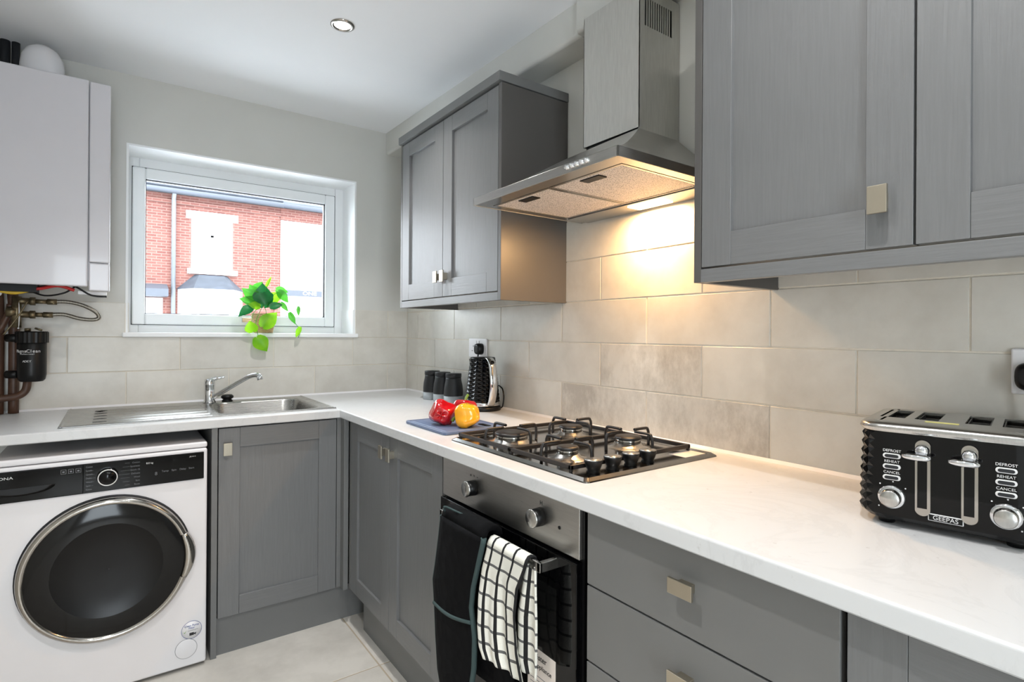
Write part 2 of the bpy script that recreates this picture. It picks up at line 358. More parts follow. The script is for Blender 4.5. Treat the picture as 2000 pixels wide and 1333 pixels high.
# boxed pipe run under the ceiling
mb = MB(); mb.smooth = False
def rounded(y0, y1, w, zb, w1=None, r=0.014):
    w1 = w1 or w
    P_ = lambda w: [(0, CZ), (-w, CZ)] + [(-w + r - r*math.cos(a), zb + r - r*math.sin(a)) for a in [PI/2*i/6 for i in range(7)]] + [(0, zb)]
    return [[(u, y, v) for u, v in P_(ww)] for y, ww in ((y0, w), (y1, w1))]
mb.loft(rounded(0, -1.575, 0.142, 2.238, 0.112)); mb.loft(rounded(-1.575, -4.6, 0.128, 2.240))
struct(obj('trim_3', mb, 'wall'))
# floor tiles
mb = None
xs = [XL, -1.581, -0.581, 0.0]; ys = [0, -0.42, -1.02, -1.62, -2.22, -2.82, -3.42, -4.02, YF]
for xa, xb in zip(xs, xs[1:]):
    for ya, yb in zip(ys, ys[1:]):
        obj('floor_tile', MB().box(xa+0.003, xb-0.003, yb+0.003, ya-0.003, -0.004, 0), 'floor_tile', fl, bevel=0.001, seg=1)

# ------------------------------------------------------------------ window
YW = 0.195
dr1 = struct(obj('fill_door_1', MB().box(GX0, GX0+0.09, YF-0.08, YF-0.02, 0, GZ1).box(GX1-0.09, GX1, YF-0.08, YF-0.02, 0, GZ1).box(GX0+0.09, GX1-0.09, YF-0.08, YF-0.02, GZ1-0.09, GZ1).box(GX0+0.09, GX1-0.09, YF-0.08, YF-0.02, 0, 0.15), 'upvc'))  # frame of the added rear door, out of view, its opening brings fill daylight
obj('pane', MB().box(GX0+0.08, GX1-0.08, YF-0.055, YF-0.05, 0.14, GZ1-0.08), 'glass', dr1)
win = bpy.data.objects.new('window_1', None); COL.objects.link(win); win.location = ((WX0+WX1)/2, YW, WZ0); ORG[win] = Vector(win.location); win['kind'] = 'structure'
def frame(x0, x1, z0, z1, w, y0, y1, wb=None):
    wb = w if wb is None else wb
    return MB().box(x0, x0+w, y0, y1, z0, z1).box(x1-w, x1, y0, y1, z0, z1).box(x0+w, x1-w, y0, y1, z1-w, z1).box(x0+w, x1-w, y0, y1, z0, z0+wb)
obj('reveal_lining', MB().box(WX0-0.001, WX0+0.008, -0.002, YW, WZ0, WZ1).box(WX1-0.008, WX1+0.001, -0.002, YW, WZ0, WZ1).box(WX0+0.008, WX1-0.008, -0.002, YW, WZ1-0.008, WZ1), 'reveal', win)
obj('outer_frame', frame(WX0+0.002, WX1-0.002, WZ0, WZ1-0.004, 0.05, YW, YW+0.06, 0.045), 'upvc', win, bevel=0.004)
obj('casement', frame(-1.320, -0.370, 1.262, 2.006, 0.052, YW-0.012, YW+0.05), 'upvc', win, bevel=0.006)
obj('casement_gap', frame(-1.3225, -0.3675, 1.2595, 2.0085, 0.003, YW-0.0015, YW+0.01), 'gasket', win)
obj('gasket', frame(-1.269, -0.421, 1.313, 1.955, 0.004, YW+0.002, YW+0.02), 'gasket', win)
obj('pane', MB().box(-1.270, -0.420, YW+0.022, YW+0.026, 1.312, 1.956), 'glass', win)
mb = MB().box(-0.85, -0.80, YW-0.022, YW-0.012, WZ0+0.056, WZ0+0.082); mb.cyl((-0.80, YW-0.03, WZ0+0.069), (-0.72, YW-0.036, WZ0+0.066), 0.008, 0.006)
obj('handle', mb, 'chrome', win, bevel=0.002)
obj('sill', MB().box(WX0-0.012, WX1+0.012, -0.018, YW, 1.203, 1.224), 'reveal', win, bevel=0.004)
obj('reveal_tile', MB().box(WX1-0.014, WX1-0.006, 0.0, YW-0.01, 1.224, 1.354), 'reveal', win, bevel=0.001)
obj('reveal_tile', MB().box(WX0+0.006, WX0+0.012, 0.0, YW-0.01, 1.224, 1.354), 'tile', win, bevel=0.001)

# ------------------------------------------------------------------ street outside
YS = 15.0
def sx(x12): return -1.382 + (x12 + 1.382)*1.2
def sz(z12): return 1.228 + (z12 - 1.228)*1.2
st = struct(obj('ground', MB().box(-30, 40, 0.4, 40, -0.35, -0.3), 'asphalt'))
hA = thing('house', 'red brick terraced house with slate roof and white window across the street', 'house', (sx(0.5), YS, -0.3))
x0h, x1h = sx(-6.0), sx(2.05)
wx0, wx1, wz0, wz1 = sx(0.06), sx(0.95), sz(2.72), sz(3.90)
mb = MB().box(x0h, wx0, YS, YS+0.3, -0.3, sz(4.42)).box(wx1, x1h, YS, YS+0.3, -0.3, sz(4.42)).box(wx0, wx1, YS, YS+0.3, -0.3, wz0).box(wx0, wx1, YS, YS+0.3, wz1, sz(4.42))
mb.box(x0h, x1h, YS-0.06, YS, sz(4.20), sz(4.28))
obj('brick_wall', mb, 'brick', hA)
mb = MB(); mb.prism([(YS-0.35, sz(4.47)), (YS-0.3, sz(4.53)), (YS+4, sz(4.53)+3.0), (YS+4, sz(4.4))], 'x', x0h, x1h); rf = obj('roof', mb, 'slate', hA)
mb = MB()
for k in range(11): mb.box(x0h, x1h, YS-0.33+0.32*k, YS-0.01+0.32*k, sz(4.53)+0.225*k, sz(4.53)+0.225*k+0.03)
obj('slate_course', mb, 'slate', rf)
obj('gutter', MB().tube([(x0h, YS-0.36, sz(4.43)), (x1h, YS-0.36, sz(4.43))], 0.07), 'lead', hA)
obj('downpipe', MB().tube([(sx(-0.3), YS-0.30, sz(4.42)), (sx(-0.3), YS-0.1, sz(4.3)), (sx(-0.3), YS-0.09, -0.2)], 0.055), 'ext_glass', hA)
obj('lintel', MB().box(sx(-0.05), sx(1.05), YS-0.06, YS+0.1, wz1, sz(4.08)), 'stone', hA)
obj('window_sill', MB().box(sx(-0.02), sx(1.04), YS-0.12, YS+0.1, sz(2.6), wz0), 'stone', hA)
w1 = obj('window', frame(wx0, wx1, wz0, wz1, 0.09, YS+0.05, YS+0.13).box(wx0, wx1, YS+0.06, YS+0.12, sz(3.5), sz(3.55)).box((wx0+wx1)/2-0.04, (wx0+wx1)/2+0.04, YS+0.06, YS+0.12, wz0, wz1), 'upvc', hA)
obj('pane', MB().box(wx0+0.05, wx1-0.05, YS+0.10, YS+0.12, wz0+0.05, wz1-0.05), 'ext_glass', w1)
bx0, bx1 = sx(-0.24), sx(1.2)
mb = MB(); zb = sz(2.22); zt = sz(2.58)
mb.loft([[(bx0, YS, zb), (bx0+0.35, YS-0.75, zb), (bx1-0.35, YS-0.75, zb), (bx1, YS, zb)], [(bx0+0.45, YS, zt), (bx0+0.55, YS-0.1, zt), (bx1-0.55, YS-0.1, zt), (bx1-0.45, YS, zt)]])
obj('bay_roof', mb, 'slate', hA)
mb = MB(); mb.loft([[(bx0+0.04, YS, z), (bx0+0.37, YS-0.7, z), (bx1-0.37, YS-0.7, z), (bx1-0.04, YS, z)] for z in (-0.3, zb)])
by = obj('bay_window', mb, 'stone', hA)
obj('pane', MB().box(bx0+0.5, (bx0+bx1)/2-0.05, YS-0.72, YS-0.70, sz(1.2), sz(2.0)).box((bx0+bx1)/2+0.05, bx1-0.5, YS-0.72, YS-0.70, sz(1.2), sz(2.0)), 'ext_glass', by)
mb = MB().prism([(YS, sz(2.32)), (YS-0.6, sz(2.18)), (YS-0.6, sz(2.02)), (YS, sz(2.02))], 'x', sx(-2.2), sx(-0.42)); obj('porch_roof', mb, 'lead', hA)
obj('door', MB().box(sx(-1.4), sx(-0.5), YS-0.02, YS+0.05, -0.3, sz(2.0)), 'upvc', hA)
hB = thing('house', 'white rendered house with a grey shop fascia to the right of the brick house', 'house', (sx(4), YS, -0.3))
obj('rendered_wall', MB().box(x1h+0.0, sx(8), YS-0.05, YS+0.3, -0.3, sz(4.10)), 'render', hB)
obj('brick_band', MB().box(x1h, sx(8), YS-0.02, YS+0.3, sz(4.10), sz(4.42)), 'brick', hB)
mb = MB(); mb.prism([(YS-0.35, sz(4.47)), (YS-0.3, sz(4.53)), (YS+4, sz(4.53)+3.0), (YS+4, sz(4.4))], 'x', x1h, sx(8)); obj('roof', mb, 'slate', hB)
obj('gutter', MB().tube([(x1h, YS-0.36, sz(4.43)), (sx(8), YS-0.36, sz(4.43))], 0.07), 'lead', hB)
fs = obj('shop_fascia', MB().box(sx(2.15), sx(5), YS-0.16, YS-0.05, sz(2.17), sz(2.32)), 'lead', hB)
text('ONE', 0.16, (sx(2.75), YS-0.165, sz(2.245)), 'B', 'ink', fs, sx=1.3)
obj('pilaster', MB().box(sx(1.90), sx(2.04), YS-0.12, YS, -0.3, sz(2.2)), 'brick', hA)

# ------------------------------------------------------------------ worktops
TT = 0.034
poly = [(0.0, HW-TT), (-0.605, HW-TT), (-0.608, HW-TT+0.003)] + [(-0.608 + 0.005 - 0.005*math.cos(a), HW - 0.005 + 0.005*math.sin(a)) for a in [PI/2*i/5 for i in range(6)]] + [(0.0, HW)]
mb = MB(); mb.loft([[(u, y, v) for u, v in poly] for y in (-3.4, -0.001)])
tag(obj('worktop', mb, 'top'), 'long white speckled worktop running along the right wall under the hob', 'worktop')
SX0, SX1, SY0, SY1 = -1.535, -0.606, -0.585, -0.045   # sink flange
HX0, HX1, HY0, HY1 = SX0+0.02, SX1-0.02, SY0+0.02, SY1-0.02
mb = MB(); polyb = [(HY0, HW-TT), (-0.638, HW-TT), (-0.641, HW-TT+0.003)] + [(-0.641 + 0.005 - 0.005*math.cos(a), HW - 0.005 + 0.005*math.sin(a)) for a in [PI/2*i/5 for i in range(6)]] + [(HY0, HW)]
mb.loft([[(x, u, v) for u, v in polyb] for x in (XL+0.002, -0.6085)])
mb.box(XL+0.002, HX0, HY0, -0.006, HW-TT, HW).box(HX1, -0.6085, HY0, -0.006, HW-TT, HW).box(HX0, HX1, HY1, -0.006, HW-TT, HW)
tag(obj('worktop', mb, 'top'), 'shorter white worktop under the window holding the steel sink', 'worktop')
mb = MB(); mb.prism([(-0.006, HW), (-0.013, HW), (-0.006, HW+0.008)], 'x', XL+0.002, -0.012); mb.prism([(-0.006, HW), (-0.013, HW), (-0.006, HW+0.008)], 'y', -3.35, -0.006)
struct(obj('trim_4', mb, 'white_pl'))

# ------------------------------------------------------------------ cabinet parts
def door(parent, X, a0, a1, z0, z1, d, name='door', sw=0.070, rt=0.068, rb=0.068, th=0.020, knob=None):
    """shaker door: a along the run, front face at distance d from the wall"""
    mb = MB(); g = 0.0006
    mb.mi = 0; mb.box(a0, a0+sw, d-th, d, z0, z1); mb.box(a1-sw, a1, d-th, d, z0, z1)
    mb.box(a0+sw-0.002, a1-sw+0.002, d-th, d-0.0095, z0+rb-0.002, z1-rt+0.002)
    mb.mi = 1; mb.box(a0+sw+g, a1-sw-g, d-th, d, z1-rt, z1); mb.box(a0+sw+g, a1-sw-g, d-th, d, z0, z0+rb)
    o = obj(name, mb, ['cab_v', 'cab_h'], parent, xf=X, bevel=0.0006, seg=1)
    if knob: plate(o, X, knob[0], knob[1], d)
    return o
def plate(parent, X, a, z, d, w=0.030, h=0.047):
    mb = MB().box(a-w/2, a+w/2, d+0.019, d+0.025, z-h/2, z+h/2).box(a-w*0.28, a+w*0.28, d-0.001, d+0.019, z-h*0.28, z+h*0.28)
    obj('handle', mb, 'nickel', parent, xf=X, bevel=0.001)

# base cabinet with sink, back run
DB = 0.625
c = thing('base_cabinet', 'grey single door cabinet under the sink next to the washing machine', 'cabinet', (-0.84, -0.3, 0))
obj('carcass', MB().box(-1.060, -0.612, 0.02, DB-0.022, 0.15, 0.70), 'carc', c, xf=XB)
door(c, XB, -1.062, -0.617, 0.145, 0.862, DB, rb=0.07, rt=0.075, sw=0.073, knob=(-1.034, 0.785))
obj('end_panel', MB().box(-1.086, -1.066, 0.02, DB+0.004, 0.0, HW-TT), 'cab', c, xf=XB, bevel=0.001)
obj('plinth', MB().box(-1.066, -0.42, DB-0.03, DB-0.015, 0.0, 0.142), 'cab', c, xf=XB)
# corner post
mb = MB().box(-0.614, -0.588, -(DB+0.000), -(DB-0.018), 0.145, HW-TT).box(-0.598, -0.578, -0.668, -(DB-0.001), 0.145, HW-TT)
obj('corner_post', mb, 'cab', c, bevel=0.002)
DR = 0.575
c = thing('base_cabinet', 'grey two door base cabinet between the corner and the oven', 'cabinet', (-0.3, -1.08, 0))
obj('carcass', MB().box(0.67, 1.488, 0.02, DR-0.022, 0.15, 0.86), 'carc', c, xf=XR)
obj('filler_strip', MB().box(0.669, 0.690, DR-0.022, DR, 0.15, HW-TT), 'cab', c, xf=XR, bevel=0.001)
door(c, XR, 0.693, 1.083, 0.152, 0.862, DR, knob=(1.052, 0.795), sw=0.068, rt=0.075)
door(c, XR, 1.086, 1.480, 0.152, 0.862, DR, knob=(1.117, 0.795), sw=0.068, rt=0.075)
obj('plinth', MB().box(0.75, 1.49, DR-0.05, DR-0.035, 0.0, 0.148), 'cab', c, xf=XR)
c = thing('drawer_unit', 'grey three drawer unit with plain fronts right of the oven', 'cabinet', (-0.3, -2.36, 0))
obj('carcass', MB().box(2.106, 2.612, 0.02, DR-0.022, 0.15, 0.86), 'gap', c, xf=XR)
for (za, zb_, kz) in ((0.706, 0.860, 0.794), (0.547, 0.702, 0.632), (0.152, 0.543, 0.36)):
    d_ = obj('drawer', MB().box(2.112, 2.609, DR-0.020, DR, za, zb_), 'drawer', c, xf=XR, bevel=0.0015)
    plate(d_, XR, 2.362, kz, DR, w=0.050, h=0.027)
obj('plinth', MB().box(2.106, 2.612, DR-0.05, DR-0.035, 0.0, 0.148), 'cab', c, xf=XR)
c = thing('base_cabinet', 'grey base cabinet at the right edge below the toaster', 'cabinet', (-0.3, -2.9, 0))
obj('carcass', MB().box(2.614, 3.214, 0.02, DR-0.022, 0.15, 0.86), 'gap', c, xf=XR)
door(c, XR, 2.618, 3.01, 0.152, 0.862, DR)
door(c, XR, 3.013, 3.40, 0.152, 0.862, DR)
obj('plinth', MB().box(2.614, 3.4, DR-0.05, DR-0.035, 0.0, 0.148), 'cab', c, xf=XR)

# ------------------------------------------------------------------ wall cabinets
def wallcab(name, label, a0, a1, dd, doors, knobs, z0=1.345, z1=2.135, ext=0):
    c = thing(name, label, 'cabinet', (-dd/2, -(a0+a1)/2, z0))
    obj('side_panel', MB().box(a0, a0+0.018, 0.002, dd, z0, z1-0.036), 'cab_shaded', c, xf=XR, bevel=0.001)
    obj('side_panel', MB().box(a1-0.018, a1, 0.002, dd, z0, z1-0.036), 'cab_shaded', c, xf=XR, bevel=0.001)
    obj('carcass', MB().box(a0+0.018, a1-0.018, 0.002, dd-0.024, z0+0.034, z1-0.036), 'carc', c, xf=XR)
    obj('pelmet', MB().box(a0+0.018, a1-0.018, dd-0.020, dd, z0, z0+0.029), 'cab_h', c, xf=XR, bevel=0.001)
    obj('cornice', MB().box(a0-0.003, a1+0.003, 0.002, dd+0.012, z1-0.033, z1), 'cab', c, xf=XR, bevel=0.001)
    for (p, q), k in zip(doors, knobs): door(c, XR, p, q, z0+0.033, z1-0.041, dd, knob=k, rb=0.070, rt=0.062)
    return c
wallcab('wall_cabinet', 'grey two door wall cabinet between the window corner and the cooker hood', 0.568, 1.392, 0.305, [(0.588, 0.974), (0.977, 1.372)], [(0.951, 1.458), (1.006, 1.458)])
wallcab('wall_cabinet', 'large grey wall cabinet at upper right over the toaster', 2.192, 3.02, 0.330, [(2.212, 2.610), (2.614, 3.0)], [(2.566, 1.457), None])

# ------------------------------------------------------------------ oven
c = thing('oven', 'built-in oven with steel control panel and black glass door under the hob', 'oven', (-0.3, -1.8, 0.15))
obj('casing', MB().box(1.494, 2.100, 0.02, DR-0.004, 0.15, 0.862), 'black', c, xf=XR)
cp = obj('control_panel', MB().box(1.496, 2.094, DR-0.004, DR+0.006, 0.748, 0.862), 'steel_h', c, xf=XR, bevel=0.0015)
for a in (1.672, 1.962):
    mb = MB(); mb.lathe([(0.0, 0), (0.021, 0), (0.020, 0.026), (0.0, 0.026)], (-(DR+0.006), -a, 0.806), 'x', sign=-1)
    k = obj('knob', mb, 'black', cp)
    mb = MB(); mb.lathe([(0.0212, 0.0255), (0.0212, 0.028), (0.020, 0.029), (0.0, 0.029)], (-(DR+0.006), -a, 0.806), 'x', sign=-1); obj('cap', mb, 'steel', k)
mb = MB(); mb.lathe([(0.004, 0), (0.004, 0.0012), (0, 0.0012)], (-(DR+0.006), -2.03, 0.80), 'x', n=16, sign=-1); obj('indicator_lamp', mb, 'black', cp)
text('o   =   ~', 0.012, (-(DR+0.0065), -1.672, 0.838), 'R', 'ink_d', cp); text('H', 0.014, (-(DR+0.0065), -1.965, 0.838), 'R', 'ink_d', cp)
dr = obj('door', MB().box(1.496, 2.094, DR-0.004, DR+0.014, 0.16, 0.742), 'glass_black', c, xf=XR, bevel=0.002)
obj('window', MB().box(1.56, 2.03, DR+0.0142, DR+0.0147, 0.24, 0.665), 'glass_in', dr, xf=XR)
hd = obj('handle', MB().box(1.585, 2.035, 0.632, 0.640, 0.714, 0.736).box(1.585, 1.597, DR+0.012, 0.640, 0.714, 0.736).box(2.023, 2.035, DR+0.012, 0.640, 0.714, 0.736), 'steel', dr, xf=XR, bevel=0.002)
sk = obj('energy_label', MB().box(1.93, 2.03, DR+0.0145, DR+0.0152, 0.30, 0.505), 'sticker', dr, xf=XR)
text('Register', 0.019, (-(DR+0.0155), -1.936, 0.487), 'R', 'ink_d', sk, align='LEFT'); text('my appliance', 0.0155, (-(DR+0.0155), -1.936, 0.467), 'R', 'ink_d', sk, align='LEFT')
mb = MB()
for i in range(5): mb.box(1.94, 2.0-0.006*(i % 2), DR+0.0152, DR+0.0155, 0.442-0.010*i, 0.4435-0.010*i)
obj('small_print', mb, 'ink_grey', sk, xf=XR)

# ------------------------------------------------------------------ oven gloves and tea towel on the rail
def prof_interp(tab, z):
    for (za, a, b), (zb_, c_, d_) in zip(tab, tab[1:]):
        if zb_ <= z <= za:
            t_ = (za-z)/(za-zb_+1e-9); return a+(c_-a)*t_, b+(d_-b)*t_
    return tab[-1][1:]
def drape(tab, n, m, dfun, thick, name, m_, parent=None, uvw=1.0, flip=False):
    """cloth hanging: tab rows (z, a left, a right); dfun(s, z) gives the distance from the wall"""
    zt, zb_ = tab[0][0], tab[-1][0]
    me = bpy.data.meshes.new(name); vs = []; uvs = []; fs = []
    for j in range(m+1):
        z = zt + (zb_-zt)*j/m; a, b = prof_interp(tab, z)
        for i in range(n+1):
            s = i/n; vs.append((-dfun(s, z), -(a+(b-a)*s), z)); uvs.append((s*uvw, 1-j/m))
    for j in range(m):
        for i in range(n): fs.append((j*(n+1)+i, j*(n+1)+i+1, (j+1)*(n+1)+i+1, (j+1)*(n+1)+i))
    org = ORG.get(parent, Vector((0, 0, 0)))
    me.from_pydata([tuple(Vector(v)-org) for v in vs], [], fs); ul = me.uv_layers.new(name='UVMap')
    for l in me.loops: ul.data[l.index].uv = uvs[l.vertex_index]
    for p in me.polygons: p.use_smooth = True
    me.materials.append(M[m_]); o = bpy.data.objects.new(name, me); COL.objects.link(o)
    if parent: o.parent = parent; ORG[o] = ORG.get(parent, Vector((0, 0, 0)))
    sm = o.modifiers.new('thickness', 'SOLIDIFY'); sm.thickness = thick; sm.offset = 0
    return o, vs
def fold(name, pts_, a0, a1, n, thick, m_, parent, uvw=1.0, vs_=0.35):
    # the strip of cloth that bends over the rail: pts_ are (distance, z) from back to front
    me = bpy.data.meshes.new(name); vv = []; uu = []; ff = []; org = ORG[parent]; L_ = 0.0; Ls = [0.0]
    for (d0, z0_), (d1, z1_) in zip(pts_, pts_[1:]): L_ += math.hypot(d1-d0, z1_-z0_); Ls.append(L_)
    for (d, z), l_ in zip(pts_, Ls):
        for i in range(n+1): vv.append(tuple(Vector((-d, -(a0+(a1-a0)*i/n), z))-org)); uu.append((i/n*uvw, 1+(L_-l_)/0.30))
    for j in range(len(pts_)-1):
        for i in range(n): ff.append((j*(n+1)+i, j*(n+1)+i+1, (j+1)*(n+1)+i+1, (j+1)*(n+1)+i))
    me.from_pydata(vv, [], ff); ul = me.uv_layers.new(name='UVMap')
    for l in me.loops: ul.data[l.index].uv = uu[l.vertex_index]
    for p_ in me.polygons: p_.use_smooth = True
    me.materials.append(M[m_]); o = bpy.data.objects.new(name, me); COL.objects.link(o); o.parent = parent; ORG[o] = org
    sm = o.modifiers.new('thickness', 'SOLIDIFY'); sm.thickness = thick; sm.offset = 0
    return o
gl = thing('oven_glove', 'black quilted double oven glove with teal edging on the oven rail', 'oven glove', (-0.655, -1.72, 0.25))
GT = [(0.737, 1.641, 1.846), (0.735, 1.642, 1.846), (0.68, 1.628, 1.824), (0.60, 1.606, 1.793), (0.545, 1.590, 1.783), (0.48, 1.600, 1.80), (0.40, 1.612, 1.80), (0.32, 1.630, 1.785), (0.26, 1.66, 1.75)]
gd = lambda s, z: 0.660 + 0.007*math.sin(PI*s) + 0.004*math.sin(9*z)
obj_g, vs = drape(GT, 10, 40, gd, 0.014, 'front_pad', 'quilt', gl)
L_ = [Vector(vs[j*11]) for j in range(41)]; R_ = [Vector(vs[j*11+10]) for j in range(41)]
obj('edge_binding', MB().tube(L_, 0.0074, 8), 'teal', gl); obj('edge_binding', MB().tube(R_, 0.0074, 8), 'teal', gl)
pts = []
for i in range(11):
    s = i/10; z = 0.486 + 0.026*s - 0.006*math.sin(PI*s) ; a, b = prof_interp(GT, z); pts.append((-(gd(s, z)+0.007), -(a+(b-a)*s), z))
obj('pocket_binding', MB().tube(pts, 0.005, 6), 'teal', gl)
obj_g2, _ = drape([(0.752, 1.645, 1.842), (0.60, 1.64, 1.85), (0.45, 1.65, 1.90), (0.38, 1.68, 1.905), (0.35, 1.72, 1.88)], 8, 20, lambda s, z: 0.612 + 0.003*math.sin(8*s), 0.012, 'back_pad', 'quilt', gl)
fold('fold_over_rail', [(0.612, 0.735), (0.614, 0.748), (0.622, 0.7545), (0.636, 0.757), (0.648, 0.756), (0.655, 0.748), (0.659, 0.735)], 1.641, 1.846, 8, 0.012, 'quilt', gl)
obj('hanging_loop', MB().tube(bez([(-0.662, -1.655, 0.752), (-0.668, -1.665, 0.768), (-0.655, -1.70, 0.763), (-0.645, -1.735, 0.758)], 6), 0.0025, 6), 'teal', gl)
tw = thing('tea_towel', 'white tea towel with a black check folded over the oven rail', 'towel', (-0.655, -1.92, 0.45))
TT_ = [(0.724, 1.852, 2.004), (0.71, 1.850, 1.999), (0.66, 1.835, 1.975), (0.60, 1.826, 1.968), (0.52, 1.822, 1.977), (0.475, 1.828, 1.992), (0.455, 1.845, 1.998)]
td = lambda s, z: 0.653 + 0.006*math.sin(5.5*s + 2*z)*min(1.3, (0.726-z)*9) + 0.005*math.sin(20*s)*min(1, (0.726-z)*5)
drape(TT_, 28, 60, td, 0.005, 'front_fall', 'towel', tw)
drape([(0.722, 1.985, 2.018), (0.60, 1.955, 2.024), (0.50, 1.955, 2.024), (0.478, 1.97, 2.022)], 10, 40, lambda s, z: 0.636 + 0.006*math.sin(7*s), 0.005, 'side_fold', 'towel', tw, uvw=0.35)
fold('fold_over_rail', [(0.624, 0.70), (0.624, 0.728), (0.628, 0.737), (0.636, 0.7405), (0.644, 0.739), (0.650, 0.732), (0.654, 0.722)], 1.852, 2.004, 28, 0.005, 'towel', tw)

# ------------------------------------------------------------------ washing machine
WXa, WXb, WY = -1.690, -1.102, -0.648
c = thing('washing_machine', 'white front loading washing machine with black control strip and round dark door', 'washing machine', (-1.396, -0.34, 0))
obj('body', MB().box(WXa, WXb, WY, -0.07, 0.012, 0.800), 'appl', c, bevel=0.008, seg=3)
obj('lid', MB().box(WXa, WXb, WY+0.004, -0.07, 0.802, 0.822), 'appl', c, bevel=0.006, seg=3)
for fx in (WXa+0.05, WXb-0.05): obj('foot', MB().cyl((fx, WY+0.05, 0), (fx, WY+0.05, 0.014), 0.02), 'black', c)
pan = obj('control_strip', MB().box(WXa+0.004, -1.114, WY-0.006, WY, 0.690, 0.788), 'black_gloss', c, bevel=0.002)
obj('soap_drawer', MB().box(WXa+0.006, -1.464, WY-0.0085, WY-0.005, 0.692, 0.786), 'black_gloss', pan, bevel=0.002)
mb = MB(); mb.smooth = True
mb.loft([[(-1.62+0.085*math.cos(PI*i/12)*k_, WY-0.009-h_, 0.735-0.026*math.sin(PI*i/12)*k_) for i in range(13)] for k_, h_ in ((1.0, 0.0), (0.8, 0.0006))])
obj('drawer_grip', mb, 'black', pan)
text('ZAHONA', 0.0115, (-1.637, WY-0.009, 0.768), 'B', 'ink', pan, sx=1.35, align='RIGHT')
dc = (-1.399, WY-0.006, 0.738)
mb = MB(); mb.lathe([(0.030, 0), (0.029, 0.016), (0.0, 0.017)], dc, 'y', sign=-1); dl = obj('dial', mb, 'black_gloss', pan)
mb = MB(); mb.lathe([(0.0275, 0.0165), (0.0275, 0.019), (0.0245, 0.019), (0.0245, 0.0165)], dc, 'y', sign=-1); obj('dial_ring', mb, 'ink', dl)
mb = MB()
for i in range(7):
    z = 0.776 - 0.0125*i; mb.box(-1.370+0.006*abs(i-3), -1.338, WY-0.0066, WY-0.006, z, z+0.0006); mb.box(-1.455, -1.432-0.003*abs(i-3), WY-0.0066, WY-0.006, z, z+0.0006)
obj('programme_lines', mb, 'ink_grey', pan)['kind'] = 'stuff'
for i, s in enumerate(('Cotton', 'Synthetic', 'Quick 15', 'Delicate', 'Wool', 'Spin', 'Rinse')):
    text(s, 0.0075, (-1.309, WY-0.0068, 0.776-0.0125*i), 'B', 'ink_grey', pan, align='RIGHT'); text(s[:5], 0.0075, (-1.458, WY-0.0068, 0.777-0.0125*i), 'B', 'ink_grey', pan, align='LEFT')
for i in range(3):
    x = -1.515+0.019*i; obj('care_symbol', MB().box(x-0.007, x+0.007, WY-0.0092, WY-0.0085, 0.763, 0.764).box(x-0.007, x+0.007, WY-0.0092, WY-0.0085, 0.776, 0.777).box(x-0.007, x-0.006, WY-0.0092, WY-0.0085, 0.764, 0.776).box(x+0.006, x+0.007, WY-0.0092, WY-0.0085, 0.764, 0.776).box(x-0.003, x+0.003, WY-0.0092, WY-0.0085, 0.767, 0.772), 'ink_grey', pan)
text('8.0 kg', 0.0085, (-1.281, WY-0.0068, 0.768), 'B', 'ink', pan); text('A+++', 0.0085, (-1.150, WY-0.0068, 0.775), 'B', 'ink', pan)
for i, s in enumerate(('8', 'Temp', 'Spin', 'Delay', 'Start')): text(s, 0.009 if i else 0.016, (-1.262+0.027*i, WY-0.0068, 0.728 + (0.006 if i else 0)), 'B', 'ink_grey', pan)
# round door
DC = (-1.394, WY, 0.430); RD = 0.239
def circ(r, h, n=72, hx=0.0):
    out = []
    for i in range(n):
        a = 2*PI*i/n; rr = r
        if hx:                                   # the grip bulges out at the right hand side
            d = abs(math.atan2(math.sin(a-0.02), math.cos(a-0.02))); rr = r + hx*max(0, 1-(d/0.33)**2)
        out.append((DC[0]+rr*math.cos(a), DC[1]-h, DC[2]+rr*math.sin(a)))
    return out
mb = MB(); mb.smooth = True
mb.loft([circ(RD-0.004, 0.0), circ(RD, 0.010, hx=0.010), circ(RD-0.002, 0.026, hx=0.016), circ(RD-0.010, 0.035, hx=0.014), circ(RD-0.018, 0.034), circ(RD-0.022, 0.028)], cap=False)
rd = obj('door', mb, 'dull_chrome', c)
mb = MB(); mb.smooth = True; mb.loft([circ(RD-0.0215, 0.029), circ(RD-0.045, 0.033), circ(RD-0.085, 0.034)], cap=False); obj('door_rim_glass', mb, 'glass_in', rd)
mb = MB(); mb.smooth = True; mb.loft([circ(RD-0.085, 0.034), circ(RD-0.11, 0.027), circ(0.08, 0.021), circ(0.001, 0.019)], cap=False); obj('porthole', mb, 'porthole', rd)
mb = MB(); mb.smooth = True; mb.loft([circ(RD+0.004, 0.0002), circ(RD+0.004, 0.004), circ(RD-0.004, 0.006)], cap=False); obj('door_seal', mb, 'gasket', rd)
gp = MB(); gp.smooth = True
gp.loft([[(DC[0]+(RD-0.008+w_)*math.cos(a), DC[1]-h_, DC[2]+(RD-0.008+w_)*math.sin(a)) for w_, h_ in ((-0.014, 0.030), (-0.006, 0.039), (0.006+0.012*math.sin(PI*k/14), 0.036), (0.010+0.014*math.sin(PI*k/14), 0.022), (0.0, 0.018))] for k, a in enumerate([-0.34+0.68*q/14 for q in range(15)])])
obj('door_grip', gp, 'dull_chrome', rd)
